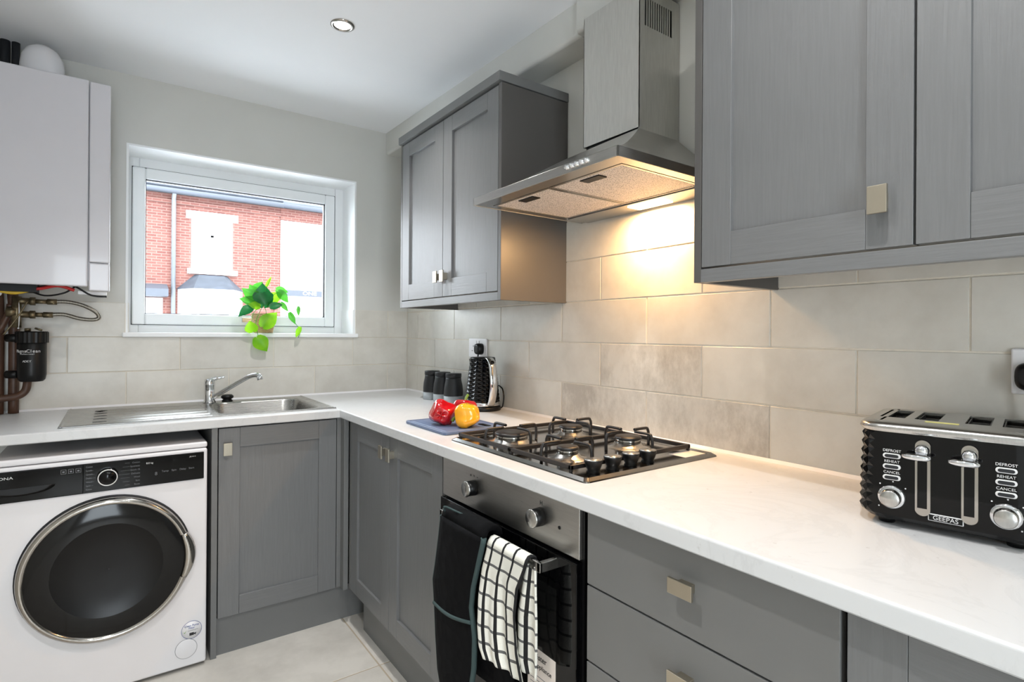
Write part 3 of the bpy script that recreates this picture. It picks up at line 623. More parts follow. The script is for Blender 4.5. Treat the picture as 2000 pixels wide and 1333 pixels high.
# stickers
mb = MB(); mb.lathe([(0.032, 0), (0.032, 0.0006), (0, 0.0006)], (-1.149, WY, 0.142), 'y', sign=-1, n=40); s_ = obj('filter_sticker', mb, 'white_pl', c)
mb = MB(); mb.lathe([(0.0325, 0), (0.0325, 0.0008), (0.0315, 0.0008), (0.0315, 0)], (-1.149, WY, 0.142), 'y', sign=-1, n=40); obj('sticker_ring', mb, 'ink_b', s_)
text('Clean Pump', 0.0095, (-1.149, WY-0.001, 0.158), 'B', 'ink_b', s_); text('Filter', 0.0095, (-1.149, WY-0.001, 0.149), 'B', 'ink_b', s_)
mb = MB().box(-1.162, -1.128, WY-0.001, WY-0.0007, 0.1405, 0.1415).box(-1.162, -1.135, WY-0.001, WY-0.0007, 0.138, 0.1385); obj('sticker_print', mb, 'ink_grey', s_)
mb = MB(); mb.prism([(-1.175, 0.139), (-1.171, 0.134), (-1.164, 0.145), (-1.171, 0.137)], 'y', WY-0.0011, WY-0.0007); obj('tick_mark', mb, 'ink_g', s_)
mb = MB().box(-1.156, -1.142, WY-0.0011, WY-0.0007, 0.122, 0.132); mb.prism([(-1.146, 0.128), (-1.137, 0.122), (-1.134, 0.130)], 'y', WY-0.0011, WY-0.0007); obj('pump_picture', mb, 'ink_d', s_)
mb = MB(); mb.lathe([(0.034, 0), (0.034, 0.0018), (0.0325, 0.0022), (0.0, 0.0022)], (-1.166, WY, 0.078), 'y', sign=-1, n=40); f_ = obj('pump_cover', mb, 'appl', c)
mb = MB(); mb.lathe([(0.035, 0), (0.035, 0.0012), (0.0340, 0.0012), (0.0340, 0)], (-1.166, WY, 0.078), 'y', sign=-1, n=40); obj('cover_gap', mb, 'ink_grey', f_)

# ------------------------------------------------------------------ sink, tap, plug
c = thing('sink', 'stainless steel inset sink with ribbed drainer below the window', 'sink', ((SX0+SX1)/2, (SY0+SY1)/2, HW))
Bx0, Bx1, By0, By1 = -1.045, -0.655, -0.558, -0.135
def rrect(x0, x1, y0, y1, r, z, n=6):
    out = []
    for cx_, cy_, a0 in ((x1-r, y1-r, 0), (x0+r, y1-r, PI/2), (x0+r, y0+r, PI), (x1-r, y0+r, 3*PI/2)):
        for i in range(n+1): a = a0 + PI/2*i/n; out.append((cx_+r*math.cos(a), cy_+r*math.sin(a), z))
    return out
mb = MB(); mb.smooth = False
zt = HW+0.003
mb.box(SX0, SX1, SY0, By0, HW, zt).box(SX0, SX1, By1, SY1, HW, zt).box(Bx1, SX1, By0, By1, HW, zt).box(Bx0-0.03, Bx0, By0, By1, HW, zt).box(SX0, SX0+0.06, By0, By1, HW, zt)
mb.prism([(SX0-0.002, HW), (SX0+0.006, HW+0.005), (SX0+0.012, HW+0.003), (SX0+0.012, HW)], 'y', SY0, SY1)
mb.prism([(SY0-0.002, HW), (SY0+0.005, HW+0.0055), (SY0+0.012, HW+0.003), (SY0+0.012, HW)], 'x', SX0, SX1)
mb.prism([(SX1+0.002, HW), (SX1-0.005, HW+0.0055), (SX1-0.012, HW+0.003), (SX1-0.012, HW)], 'y', SY0, SY1)
obj('rim', mb, 'sink', c)
# corners between square hole and rounded bowl, then the bowl
mb = MB(); mb.smooth = True
sq = []; rr = rrect(Bx0, Bx1, By0, By1, 0.07, zt+0.0005)
for (x, y, z) in rr:
    dx = min(abs(x-Bx0), abs(x-Bx1)); sq.append((Bx0-0.004 if x < (Bx0+Bx1)/2 and abs(x-Bx0) < 0.07 else Bx1+0.004 if abs(x-Bx1) < 0.07 else x, By0-0.004 if abs(y-By0) < 0.07 else By1+0.004 if abs(y-By1) < 0.07 else y, zt+0.0005))
mb.loft([sq, rr, rrect(Bx0+0.004, Bx1-0.004, By0+0.004, By1-0.004, 0.068, zt-0.006), rrect(Bx0+0.012, Bx1-0.012, By0+0.012, By1-0.012, 0.062, 0.77), rrect(Bx0+0.04, Bx1-0.04, By0+0.04, By1-0.04, 0.05, 0.748)], cap=False)
mb.loft([rrect(Bx0+0.04, Bx1-0.04, By0+0.04, By1-0.04, 0.05, 0.748), rrect(Bx0+0.10, Bx1-0.10, By0+0.10, By1-0.10, 0.03, 0.746)])
obj('bowl', mb, 'sink', c)
mb = MB(); mb.lathe([(0.042, 0.0), (0.040, 0.004), (0.015, 0.001), (0.0, 0.001)], ((Bx0+Bx1)/2, (By0+By1)/2, 0.748), 'z'); obj('waste', mb, 'chrome', c)
# drainer: a corrugated sheet sloping to the bowl
mb = MB(); mb.smooth = True
ya, yb = By0, By1; n = 60; rows = []
for x, am, dz in ((SX0+0.06, 0.0, 0.003), (SX0+0.085, 0.0, 0.003), (SX0+0.12, 1.0, 0.0025), (Bx0-0.09, 1.0, 0.001), (Bx0-0.03, 0.25, 0.0025)):
    rows.append([(x, ya+(yb-ya)*i/n, HW+dz+0.0040*am*math.sin(2*PI*5.5*i/n)) for i in range(n+1)])
mb.loft(rows, closed=False, cap=False); obj('drainer', mb, 'sink', c)
mb = MB()
for i in range(5): yy = -0.51+0.083*i; mb.prism([(SX0+0.09, yy), (SX0+0.115, yy-0.006), (SX0+0.13, yy), (SX0+0.115, yy+0.006)], 'z', HW+0.003, HW+0.0045)
obj('rib_end', mb, 'gasket', c)
tp = thing('tap', 'chrome single lever mixer tap standing at the back of the sink', 'tap', (-1.030, -0.105, zt))
tx, ty = -1.030, -0.105
mb = MB(); mb.lathe([(0.0, 0), (0.027, 0), (0.026, 0.006), (0.0225, 0.010), (0.0215, 0.075), (0.0225, 0.078), (0.0225, 0.095), (0.019, 0.106), (0.008, 0.112), (0.0, 0.112)], (tx, ty, zt), 'z'); obj('body', mb, 'chrome', tp)
mb = MB(); mb.tube(bez([(tx+0.005, ty, zt+0.102), (tx+0.02, ty-0.004, zt+0.109), (tx+0.04, ty-0.007, zt+0.112), (tx+0.060, ty-0.010, zt+0.116)], 5), [0.011]*4+[0.009]*4+[0.006]*4+[0.005]*4, 10); obj('lever', mb, 'chrome', tp)
mb = MB(); mb.tube(bez([(tx+0.012, ty-0.012, zt+0.022), (tx+0.05, ty-0.04, zt+0.052), (tx+0.125, ty-0.10, zt+0.108), (tx+0.152, ty-0.122, zt+0.124), (tx+0.172, ty-0.14, zt+0.128), (tx+0.184, ty-0.15, zt+0.122)], 6), 0.0105, 12); sp_ = obj('spout', mb, 'chrome', tp)
obj('aerator', MB().cyl((tx+0.181, ty-0.148, zt+0.123), (tx+0.185, ty-0.152, zt+0.107), 0.0125), 'chrome', sp_)
mb = MB(); mb.lathe([(0, 0), (0.021, 0), (0.024, 0.004), (0.017, 0.010), (0.026, 0.016), (0.027, 0.024), (0.02, 0.031), (0, 0.032)], (-0.955, -0.092, zt), 'z'); tag(obj('sink_plug', mb, 'black'), 'black rubber plug standing on the sink rim right of the tap', 'plug')

# ------------------------------------------------------------------ hob
c = thing('gas_hob', 'four burner stainless steel gas hob set in the worktop', 'hob', (-0.30, -1.78, HW))
HXa, HXb, HYa, HYb = -0.548, -0.060, -2.078, -1.478
mb = MB(); mb.smooth = False
mb.loft([rrect(HXa, HXb, HYa, HYb, 0.012, HW), rrect(HXa+0.001, HXb-0.001, HYa+0.001, HYb-0.001, 0.012, HW+0.003), rrect(HXa+0.010, HXb-0.010, HYa+0.010, HYb-0.010, 0.010, HW+0.009), rrect(HXa+0.018, HXb-0.018, HYa+0.018, HYb-0.018, 0.008, HW+0.005)])
obj('plate', mb, 'hob', c)
zp = HW+0.005
def fingers(parent, cx_, cy_, R, dirs):
    for dx, dy in dirs:
        mb = MB(); p0 = Vector((cx_+dx*R, cy_+dy*R, zp)); inn = Vector((-dx, -dy, 0))
        mb.tube(bez([p0, p0+Vector((0, 0, 0.030)), p0+Vector((0, 0, 0.041))+inn*0.004, p0+Vector((0, 0, 0.046))+inn*0.012, p0+Vector((0, 0, 0.046))+inn*0.062], 4), 0.0042, 8)
        obj('pan_finger', mb, 'iron', parent)
burn = [(-0.425, -1.630, 0.047), (-0.200, -1.640, 0.034), (-0.425, -1.880, 0.026), (-0.185, -1.868, 0.035)]
for (ya, yb, bs) in ((-1.757, -1.497, burn[:2]), (-2.000, -1.765, burn[2:])):
    g = MB(); zq = zp+0.010
    for (p, q) in (((-0.522, ya), (-0.522, yb)), ((-0.522, yb), (-0.088, yb)), ((-0.088, yb), (-0.088, ya)), ((-0.088, ya), (-0.522, ya))):
        xa, xb = min(p[0], q[0])-0.005, max(p[0], q[0])+0.005; y0, y1 = min(p[1], q[1])-0.005, max(p[1], q[1])+0.005
        g.box(xa, xb, y0, y1, zq-0.003, zq+0.008)
    for x in (-0.522, -0.088):
        for y in (ya, yb): g.box(x-0.004, x+0.004, y-0.004, y+0.004, zp, zq)
    pg = obj('pan_support', g, 'iron', c, bevel=0.002)
    for (bx, by, br_) in bs:
        R = 0.088 if br_ < 0.045 else 0.092
        fingers(pg, bx, by, R, [(1, 0), (-1, 0), (0, 1), (0, -1)])
for bx, by, br_ in burn:
    mb = MB(); mb.lathe([(br_+0.028, 0), (br_+0.022, 0.003), (br_+0.008, 0.006), (br_+0.004, 0.012), (br_-0.004, 0.013)], (bx, by, zp), 'z'); b_ = obj('burner', mb, 'steel', c)
    mb = MB(); mb.lathe([(br_-0.002, 0.010), (br_+0.001, 0.013), (br_, 0.024), (br_-0.004, 0.026)], (bx, by, zp), 'z', n=40); obj('burner_ring', mb, 'dull_chrome', b_)
    mb = MB(); mb.lathe([(br_+0.003, 0.024), (br_+0.003, 0.028), (br_, 0.031), (br_*0.5, 0.0315), (0, 0.0312)], (bx, by, zp), 'z', n=40); obj('burner_cap', mb, 'iron', b_)
for i, x in enumerate((-0.474, -0.410, -0.347, -0.284)):
    mb = MB(); mb.lathe([(0, 0), (0.017, 0), (0.0145, 0.005), (0.0175, 0.011), (0.0222, 0.026), (0.0215, 0.029), (0, 0.029)], (x, -2.025, zp), 'z'); k = obj('knob', mb, 'black', c)
    mb = MB(); mb.lathe([(0.0208, 0.0292), (0.0208, 0.0302), (0, 0.0302)], (x, -2.025, zp), 'z'); obj('cap', mb, 'steel', k)
obj('rating_label', MB().box(-0.168, -0.082, -2.052, -1.998, zp, zp+0.0006), 'sticker', c)

# ------------------------------------------------------------------ cooker hood
c = thing('cooker_hood', 'stainless steel chimney cooker hood with its warm lamp lit', 'cooker hood', (-0.2, -1.785, 1.63))
hx0, hx1, hya, hyb, hz = -0.470, -0.008, -2.092, -1.478, 1.630
FH = 0.024
# canopy: fascia then a concave pyramid up to the chimney
cxa, cya, cyb, cz = -0.180, -1.897, -1.668, 1.815
def hr(t_):
    k = 1 - (1-t_)**1.0; e = t_**0.55
    return [(hx0+(cxa-hx0)*t_, hyb+(cyb-hyb)*t_, hz+FH+(cz-hz-FH)*(t_**1.2)), (hx0+(cxa-hx0)*t_, hya+(cya-hya)*t_, hz+FH+(cz-hz-FH)*(t_**1.2)), (hx1, hya+(cya-hya)*t_, hz+FH+(cz-hz-FH)*(t_**1.2)), (hx1, hyb+(cyb-hyb)*t_, hz+FH+(cz-hz-FH)*(t_**1.2))]
mb = MB(); mb.smooth = False
rs = [hr(t_) for t_ in (0, 0.06, 0.14, 0.25, 0.4, 0.6, 0.8, 1.0)]
rs[-1][0] = (rs[-1][0][0], rs[-1][0][1], rs[-1][0][2]-0.012); rs[-1][3] = (rs[-1][3][0], rs[-1][3][1], rs[-1][3][2]-0.012)
mb.loft(rs, cap=False); obj('canopy', mb, 'steel_h', c)
mb = MB().box(hx0, hx0+0.004, hya, hyb, hz, hz+FH).box(hx0, hx1, hya, hya+0.004, hz, hz+FH).box(hx0, hx1, hyb-0.004, hyb, hz, hz+FH)
obj('fascia', mb, 'steel_h', c, bevel=0.001)
mb = MB(); zb_ = hz+0.001
mb.box(hx0+0.004, hx0+0.050, hya+0.004, hyb-0.004, zb_, zb_+0.004).box(hx0+0.05, hx1, hya+0.004, hya+0.035, zb_, zb_+0.004).box(hx0+0.05, hx1, hyb-0.035, hyb-0.004, zb_, zb_+0.004).box(-0.105, hx1, hya+0.035, hyb-0.035, zb_-0.004, zb_+0.004)
obj('underside_tray', mb, 'steel', c)
ym = (hya+hyb)/2
for ya, yb in ((ym+0.002, hyb-0.037), (hya+0.037, ym-0.002)):
    f_ = obj('grease_filter', MB().box(hx0+0.052, -0.107, ya, yb, zb_+0.001, zb_+0.008), 'mesh', c)
    obj('filter_frame', MB().box(hx0+0.052, hx0+0.060, ya, yb, zb_-0.001, zb_+0.001).box(-0.115, -0.107, ya, yb, zb_-0.001, zb_+0.001).box(hx0+0.06, -0.115, ya, ya+0.007, zb_-0.001, zb_+0.001).box(hx0+0.06, -0.115, yb-0.007, yb, zb_-0.001, zb_+0.001), 'steel', f_)
    obj('filter_latch', MB().box(hx0+0.075, hx0+0.105, (ya+yb)/2-0.035, (ya+yb)/2+0.035, zb_-0.002, zb_+0.001), 'black', f_, bevel=0.001)
obj('lamp_lens', MB().box(-0.088, -0.030, -1.900, -1.770, zb_-0.007, zb_-0.003), 'hoodlamp', c, bevel=0.002)
for i in range(5):
    y = -1.925-0.0175*i; mb = MB(); mb.lathe([(0.0065, 0), (0.0065, 0.004), (0.005, 0.005), (0.0045, 0.010), (0, 0.0105)], (hx0, y, hz+0.013), 'x', n=14, sign=-1); obj('push_button', mb, 'chrome', c)
mb = MB().box(cxa, cxa+0.002, cya, cyb, cz+0.004, 2.228).box(cxa, -0.002, cyb-0.002, cyb, cz+0.004, 2.228)
mb.box(cxa, -0.002, cya, cya+0.002, cz-0.004, 2.115).box(cxa, -0.002, cya, cya+0.002, 2.195, 2.228)
nv = 12; xa, xb = -0.158, -0.038
mb.box(cxa, xa, cya, cya+0.002, 2.115, 2.195).box(xb, -0.002, cya, cya+0.002, 2.115, 2.195)
for i in range(nv-1): x = xa+(xb-xa)*(i+0.62)/nv; mb.box(x, x+(xb-xa)/nv*0.55, cya, cya+0.002, 2.115, 2.195)
obj('chimney', mb, 'steel_v', c)
obj('inner_duct', MB().box(cxa+0.006, -0.01, cya+0.012, cyb-0.008, cz-0.03, 2.22), 'black', c)

# ------------------------------------------------------------------ sockets
def socket(name, label, a0, a1, z0, z1, plugs):
    c = thing(name, label, 'socket', (-0.006, -(a0+a1)/2, z0))
    pl = obj('faceplate', MB().box(a0, a1, 0.0055, 0.0145, z0, z1), 'white_pl', c, xf=XR, bevel=0.003)
    am = (a0+a1)/2
    for k, s in enumerate((a0+(a1-a0)*0.27, a0+(a1-a0)*0.73)):
        obj('switch', MB().box(am+(k*2-1)*0.012-0.006, am+(k*2-1)*0.012+0.006, 0.0145, 0.018, z1-0.028, z1-0.010), 'white_pl', c, xf=XR, bevel=0.001)
        if plugs[k]: continue
        obj('socket_hole', MB().box(s-0.002, s+0.002, 0.0140, 0.0148, z0+0.048, z0+0.056).box(s-0.013, s-0.006, 0.0140, 0.0148, z0+0.028, z0+0.032).box(s+0.006, s+0.013, 0.0140, 0.0148, z0+0.028, z0+0.032), 'black', c, xf=XR)
    return c
socket('double_socket', 'white double wall socket with one black plug behind the kettle', 0.706, 0.858, 1.118, 1.205, (0, 1))
socket('double_socket', 'white wall socket cut by the right edge above the toaster', 2.664, 2.810, 1.122, 1.207, (1, 0))
def plug(a, z, label):
    mb = MB(); mb.smooth = True
    def ring(d, k): return [(a+0.024*k*math.copysign(abs(math.cos(t_))**0.7, math.cos(t_)), d, z+0.026*k*math.copysign(abs(math.sin(t_))**0.7, math.sin(t_))) for t_ in [2*PI*i/28 for i in range(28)]]
    mb.loft([ring(0.0150, 1), ring(0.030, 1.0), ring(0.040, 0.88), ring(0.044, 0.6)])
    c = thing('plug', label, 'plug', (-0.03, -a, z)); obj('plug_body', mb, 'black', c, xf=XR)
    obj('plug_cable', MB().tube([(-0.030, -a, z-0.022), (-0.032, -a, z-0.04), (-0.028, -a-0.004, z-0.10)], 0.0035, 8), 'black', c)
plug(0.815, 1.158, 'black plug in the double socket above the kettle'); plug(2.696, 1.156, 'black plug in the socket at the right edge')

# ------------------------------------------------------------------ kettle
KX, KY = -0.098, -0.960
c = thing('kettle', 'black diamond textured kettle with chrome handle in front of the socket', 'kettle', (KX, KY, HW))
mb = MB(); mb.lathe([(0.0, 0), (0.078, 0), (0.080, 0.004), (0.078, 0.016), (0.072, 0.020), (0.0, 0.020)], (KX, KY, HW), 'z', n=40); obj('power_base', mb, 'black', c)
mb = MB(); mb.lathe([(0.074, 0.022), (0.075, 0.024), (0.0735, 0.036), (0.072, 0.037)], (KX, KY, HW), 'z', n=40); obj('base_band', mb, 'chrome', c)
mb = MB(); n = 26; rows = 22; rings = []
for j in range(rows+1):
    h = 0.037+0.183*j/rows; r0 = 0.073 - 0.021*(j/rows)**1.15
    rings.append([(KX+(r0+(0.0028 if (i+j) % 2 else -0.0012))*math.cos(2*PI*i/n), KY+(r0+(0.0028 if (i+j) % 2 else -0.0012))*math.sin(2*PI*i/n), HW+h) for i in range(n)])
mb.smooth = False; mb.loft(rings); 
bmesh.ops.triangulate(mb.bm, faces=[f for f in mb.bm.faces if len(f.verts) == 4]); obj('body', mb, 'black_gloss', c)
mb = MB(); mb.lathe([(0.0535, 0.218), (0.0535, 0.223), (0.050, 0.226), (0, 0.227)], (KX, KY, HW), 'z', n=40); obj('lid', mb, 'black', c)
hd_ = Vector((-0.12, -0.99, 0)).normalized(); sd_ = Vector((hd_.y, -hd_.x, 0))
path = [Vector((KX, KY, HW))+hd_*r_+Vector((0, 0, h_)) for r_, h_ in ((0.045, 0.221), (0.070, 0.220), (0.088, 0.203), (0.100, 0.165), (0.106, 0.12), (0.102, 0.08), (0.092, 0.050), (0.078, 0.028))]
path = bez(path, 5); rings = []
for i, p in enumerate(path):
    d = (path[min(i+1, len(path)-1)]-path[max(i-1, 0)]).normalized(); nn = d.cross(sd_).normalized(); w_ = 0.017; tk = 0.006
    rings.append([p+sd_*w_*math.cos(2*PI*k/14)+nn*tk*math.sin(2*PI*k/14) for k in range(14)])
mb = MB(); mb.smooth = True; mb.loft(rings); h_ = obj('handle', mb, 'chrome', c)
rings = []
for i, p in enumerate(path):
    d = (path[min(i+1, len(path)-1)]-path[max(i-1, 0)]).normalized(); nn = d.cross(sd_).normalized(); q = p - hd_*0.006
    rings.append([q+sd_*0.0145*math.cos(2*PI*k/12)+nn*0.008*math.sin(2*PI*k/12) for k in range(12)])
mb = MB(); mb.smooth = True; mb.loft(rings); obj('handle_grip', mb, 'black', c)
bp_ = path[10]; mb = MB(); mb.smooth = True; mb.lathe([(0.009, 0), (0.008, 0.004), (0, 0.005)], (0, 0, 0), 'z', n=16); mb.bm.transform(Matrix.Translation(bp_+hd_*0.003+Vector((0, 0, 0.003))) @ hd_.to_track_quat('Z', 'Y').to_matrix().to_4x4()); obj('lid_button', mb, 'black_gloss', h_)
mb = MB(); v0 = Vector((KX, KY, HW)); sp = Vector((-0.75, 0.66, 0)).normalized(); s2 = Vector((sp.y, -sp.x, 0))
mb.loft([[v0+sp*(0.045)+s2*0.03+Vector((0, 0, 0.15)), v0+sp*0.045-s2*0.03+Vector((0, 0, 0.15)), v0+sp*0.052+Vector((0, 0, 0.15))], [v0+sp*0.045+s2*0.03+Vector((0, 0, 0.218)), v0+sp*0.045-s2*0.03+Vector((0, 0, 0.218)), v0+sp*0.060+Vector((0, 0, 0.218))]]); obj('spout', mb, 'black_gloss', c)
obj('cable', MB().tube(bez([(KX+0.060, KY-0.03, HW+0.006), (KX+0.072, KY-0.045, HW+0.012), (KX+0.080, KY-0.045, HW+0.05), (KX+0.084, KY-0.030, HW+0.085), (KX+0.084, KY-0.0, HW+0.10)], 6), 0.003, 8), 'black', c)

# ------------------------------------------------------------------ canisters
j0 = thing('canister', 'leftmost of the three black canisters left of the kettle', 'canister', (-0.100, -0.500, HW), group='black canisters beside the kettle')
mb = MB(); mb.lathe([(0.0, 0), (0.043, 0), (0.0445, 0.002), (0.0445, 0.036), (0.043, 0.037)], (-0.1, -0.5, HW), 'z', n=40); obj('foot', mb, 'concrete', j0)
mb = MB(); mb.lathe([(0.0445, 0.037), (0.0445, 0.060), (0.042, 0.085), (0.0375, 0.105), (0.0365, 0.112), (0.0365, 0.120), (0.035, 0.121)], (-0.1, -0.5, HW), 'z', n=40); obj('body', mb, 'black_matte', j0)
mb = MB(); mb.lathe([(0.036, 0.1215), (0.0375, 0.1225), (0.0375, 0.138), (0.0365, 0.1405), (0, 0.141)], (-0.1, -0.5, HW), 'z', n=40); obj('lid', mb, 'black_matte', j0)
for loc, lb in (((-0.100, -0.607, HW), 'middle one of the three black canisters left of the kettle'), ((-0.100, -0.712, HW), 'rightmost of the three black canisters, nearest the kettle')):
    c = copy_tree(j0); c.location = loc; c['label'] = lb

# ------------------------------------------------------------------ chopping board and peppers
c = thing('chopping_board', 'slate blue chopping board with a juice groove under the peppers', 'chopping board', (-0.41, -1.25, HW))
Q = Matrix.Translation((-0.412, -1.262, HW+0.001))
mb = MB(); bw, bl = 0.117, 0.148; hw_ = 0.05
mb.smooth = False
out = rrect(-bw, bw, -bl, bl, 0.012, 0); 
def rr2(k, z): return rrect(-bw+k, bw-k, -bl+k, bl-k, max(0.003, 0.012-k*0.4), z)
mb.loft([rr2(0.001, 0), rr2(0, 0.002), rr2(0, 0.0085), rr2(0.0015, 0.010), rr2(0.009, 0.010), rr2(0.011, 0.0075), rr2(0.015, 0.0075), rr2(0.017, 0.0098), rr2(0.025, 0.0098)])
obj('board', mb, 'board', c, xf=Q)
mb = MB(); mb.smooth = False; mb.loft([rrect(0.045, 0.070, -0.125, -0.060, 0.012, z) for z in (0.0098, 0.0104)]); obj('grip_pad', mb, 'black', c, xf=Q @ Matrix.Translation((0.01, -0.002, 0)))
def pepper(label, m, loc, R, rot, seed, stem=True):
    rnd = random.Random(seed); c = thing('bell_pepper', label, 'pepper', loc)
    nl = 4; ph = rnd.random()*6; nth, nph = 40, 26; rings = []
    for j in range(nph+1):
        v = j/nph; th = PI*v; ring = []
        for i in range(nth):
            a = 2*PI*i/nth
            lobe = 1+0.10*math.cos(nl*a+ph)*math.sin(th)**0.8 + 0.03*math.cos(2*a+ph*2)
            r = R*(math.sin(th)**0.74)*(0.93 if th > PI/2 else 1.0)*(1-0.06*math.cos(th)*-1)
            r *= lobe*(1.0 if th < PI/2 else 1-0.12*((th-PI/2)/(PI/2)))
            z = R*0.98*math.cos(th)
            if th < 0.7: z -= R*0.34*(1-(th/0.7))**1.2
            if th > PI-0.6: z += R*(0.22+0.1*math.cos(nl*a+ph))*(1-((PI-th)/0.6))
            ring.append((max(r, 0.0004)*math.cos(a), max(r, 0.0004)*math.sin(a), z))
        rings.append(ring)
    mb = MB(); mb.smooth = True; mb.loft(rings)
    X = Matrix.Translation(loc) @ rot
    obj('flesh', mb, m, c, xf=X)
    mb = MB(); mb.tube(bez([(0, 0, R*0.6), (0, 0, R*0.86), (R*0.10, 0, R*1.10), (R*0.28, 0, R*1.28)], 5), [0.010]*3+[0.0055]*13, 10); obj('stalk', mb, 'stem', c, xf=X)
    return c
EU = lambda x, y, z: Matrix.Rotation(z, 4, 'Z') @ Matrix.Rotation(y, 4, 'Y') @ Matrix.Rotation(x, 4, 'X')
zb0 = HW+0.0105
pepper('red bell pepper lying at the left end of the blue board', 'red', (-0.460, -1.270, zb0+0.041), 0.046, EU(0, 1.50, 0.9), 3)
pepper('red bell pepper with upright green stalk behind the yellow one', 'red', (-0.345, -1.225, zb0+0.039), 0.042, EU(0, 0.2, 0.5), 5)
pepper('yellow bell pepper on the blue board in front', 'yellow', (-0.415, -1.360, zb0+0.040), 0.0445, EU(0, 1.75, 0.7+PI/2), 9)

# ------------------------------------------------------------------ toaster
c = thing('toaster', 'black four slot toaster with faceted sides and chrome levers on the worktop', 'toaster', (-0.16, -2.64, HW))
TA = math.radians(11)
XT = Matrix.Translation((-0.166, -2.620, HW)) @ Matrix.Rotation(TA, 4, 'Z') @ XR    # local: x along front (left to right), y out of the wall, z up
TWd, TD, TZ = 0.126, 0.128, 0.166
def trr(k, z, fac=0.0, row=0):
    pts = []; x0, x1, y0, y1, r = -TWd+k, TWd-k, -TD+k, TD-k, 0.035; n = 5
    for cx_, cy_, a0 in ((x1-r, y1-r, 0), (x0+r, y1-r, PI/2), (x0+r, y0+r, PI), (x1-r, y0+r, 3*PI/2)):
        for i in range(n+1): a = a0+PI/2*i/n; pts.append([cx_+r*math.cos(a), cy_+r*math.sin(a), z])
    return pts
# outline resampled so the two ends carry the diamond facets while front and back stay flat
def outline(k, z, row, amp):
    x0, x1, y0, y1, r = -TWd+k, TWd-k, -TD+k, TD-k, 0.036; pts = []
    ny = 9
    side = [(x0, y1-r-(y1-y0-2*r)*i/ny) for i in range(ny+1)]
    arc = lambda cx_, cy_, a0, a1, n: [(cx_+r*math.cos(a0+(a1-a0)*i/n), cy_+r*math.sin(a0+(a1-a0)*i/n)) for i in range(n+1)]
    seq = arc(x0+r, y1-r, PI/2, PI, 4)[1:-1] + side + arc(x0+r, y0+r, PI, 3*PI/2, 4)[1:-1]
    out = []
    for i, (x, y) in enumerate(seq):
        if 0 <= i < len(seq): s_ = amp*(1 if (i+row) % 2 else -0.3); nx = x+s_*(-1); out.append((nx, y, z))
    seq2 = [(-x, y) for x, y, _ in reversed(out)]
    front_l = (x0+r, y1, z); back_l = (x0+r, y0, z)
    return [front_l] + out + [back_l, (-back_l[0], y0, z)] + [(x, y, z) for x, y in seq2] + [(-front_l[0], y1, z)]
mb = MB(); mb.smooth = False; rows = 9
rg = [outline(0.010, 0.012, 0, 0)] + [outline(0.003+0.0035*(j/rows)**2, 0.020+(TZ-0.024)*j/rows, j, 0) for j in range(rows+1)]
mb.loft(rg)
mb.bm.normal_update(); bmesh.ops.recalc_face_normals(mb.bm, faces=mb.bm.faces)
sidef = [f for f in mb.bm.faces if len(f.verts) == 4 and abs(f.normal.x) > 0.25 and f.calc_center_median().z > 0.02]
bmesh.ops.poke(mb.bm, faces=sidef, offset=0.0042); obj('body', mb, 'black_gloss', c, xf=XT)
mb = MB()
for fx in (-0.085, 0.085):
    for fy in (-0.09, 0.09): obj('foot', MB().cyl((fx, fy, 0), (fx, fy, 0.013), 0.012, 0.014, 16), 'black', c, xf=XT)
# steel lid with four slots
xs = [(-0.100, -0.066), (-0.052, -0.018), (0.018, 0.052), (0.066, 0.100)]; sy0, sy1 = -0.080, 0.045
mb = MB(); mb.smooth = True
o1 = outline(0.004, TZ-0.004, 0, 0); o2 = outline(0.000, TZ+0.002, 0, 0); o3 = outline(0.001, TZ+0.007, 0, 0); o4 = outline(0.006, TZ+0.011, 0, 0); o5 = outline(0.022, TZ+0.0125, 0, 0)
mb.loft([o1, o2, o3, o4, o5], cap=False)
mb.smooth = False
zt_ = TZ+0.0125; xa_, xb_, ya_, yb_ = -TWd+0.022, TWd-0.022, -TD+0.022, TD-0.022
edges = [xa_+0.0] + [v for p in xs for v in p] + [xb_]
edges[0] = -TWd+0.022; mb.box(-TWd+0.03, TWd-0.03, sy1, yb_, zt_-0.003, zt_).box(-TWd+0.03, TWd-0.03, ya_, sy0, zt_-0.003, zt_)
for i in range(0, 10, 2): mb.box(edges[i], edges[i+1], sy0, sy1, zt_-0.003, zt_)
for sx_ in (-1, 1): mb.box(sx_*(TWd-0.034), sx_*(TWd-0.022), ya_+0.010, yb_-0.010, zt_-0.003, zt_)
lid = obj('steel_top', mb, 'steel', c, xf=XT)
for a, b in xs:
    mb = MB(); mb.box(a, b, sy0, sy1, zt_-0.03, zt_-0.026); mb.box(a+0.001, a+0.003, sy0, sy1, zt_-0.026, zt_-0.004); mb.box(b-0.003, b-0.001, sy0, sy1, zt_-0.026, zt_-0.004)
    obj('slot', mb, 'black', c, xf=XT)
mb = MB()
for a, b in xs:
    for q in range(7): yy = sy0+0.012+q*0.022; mb.box(a+0.003, b-0.003, yy, yy+0.002, zt_-0.012, zt_-0.010)
obj('slot_wire', mb, 'steel', c, xf=XT)['kind'] = 'stuff'
obj('warning_label', MB().box(-0.034, 0.012, 0.060, 0.072, zt_, zt_+0.0005), 'yellow_label', lid, xf=XT)
FY = TD-0.004    # front face
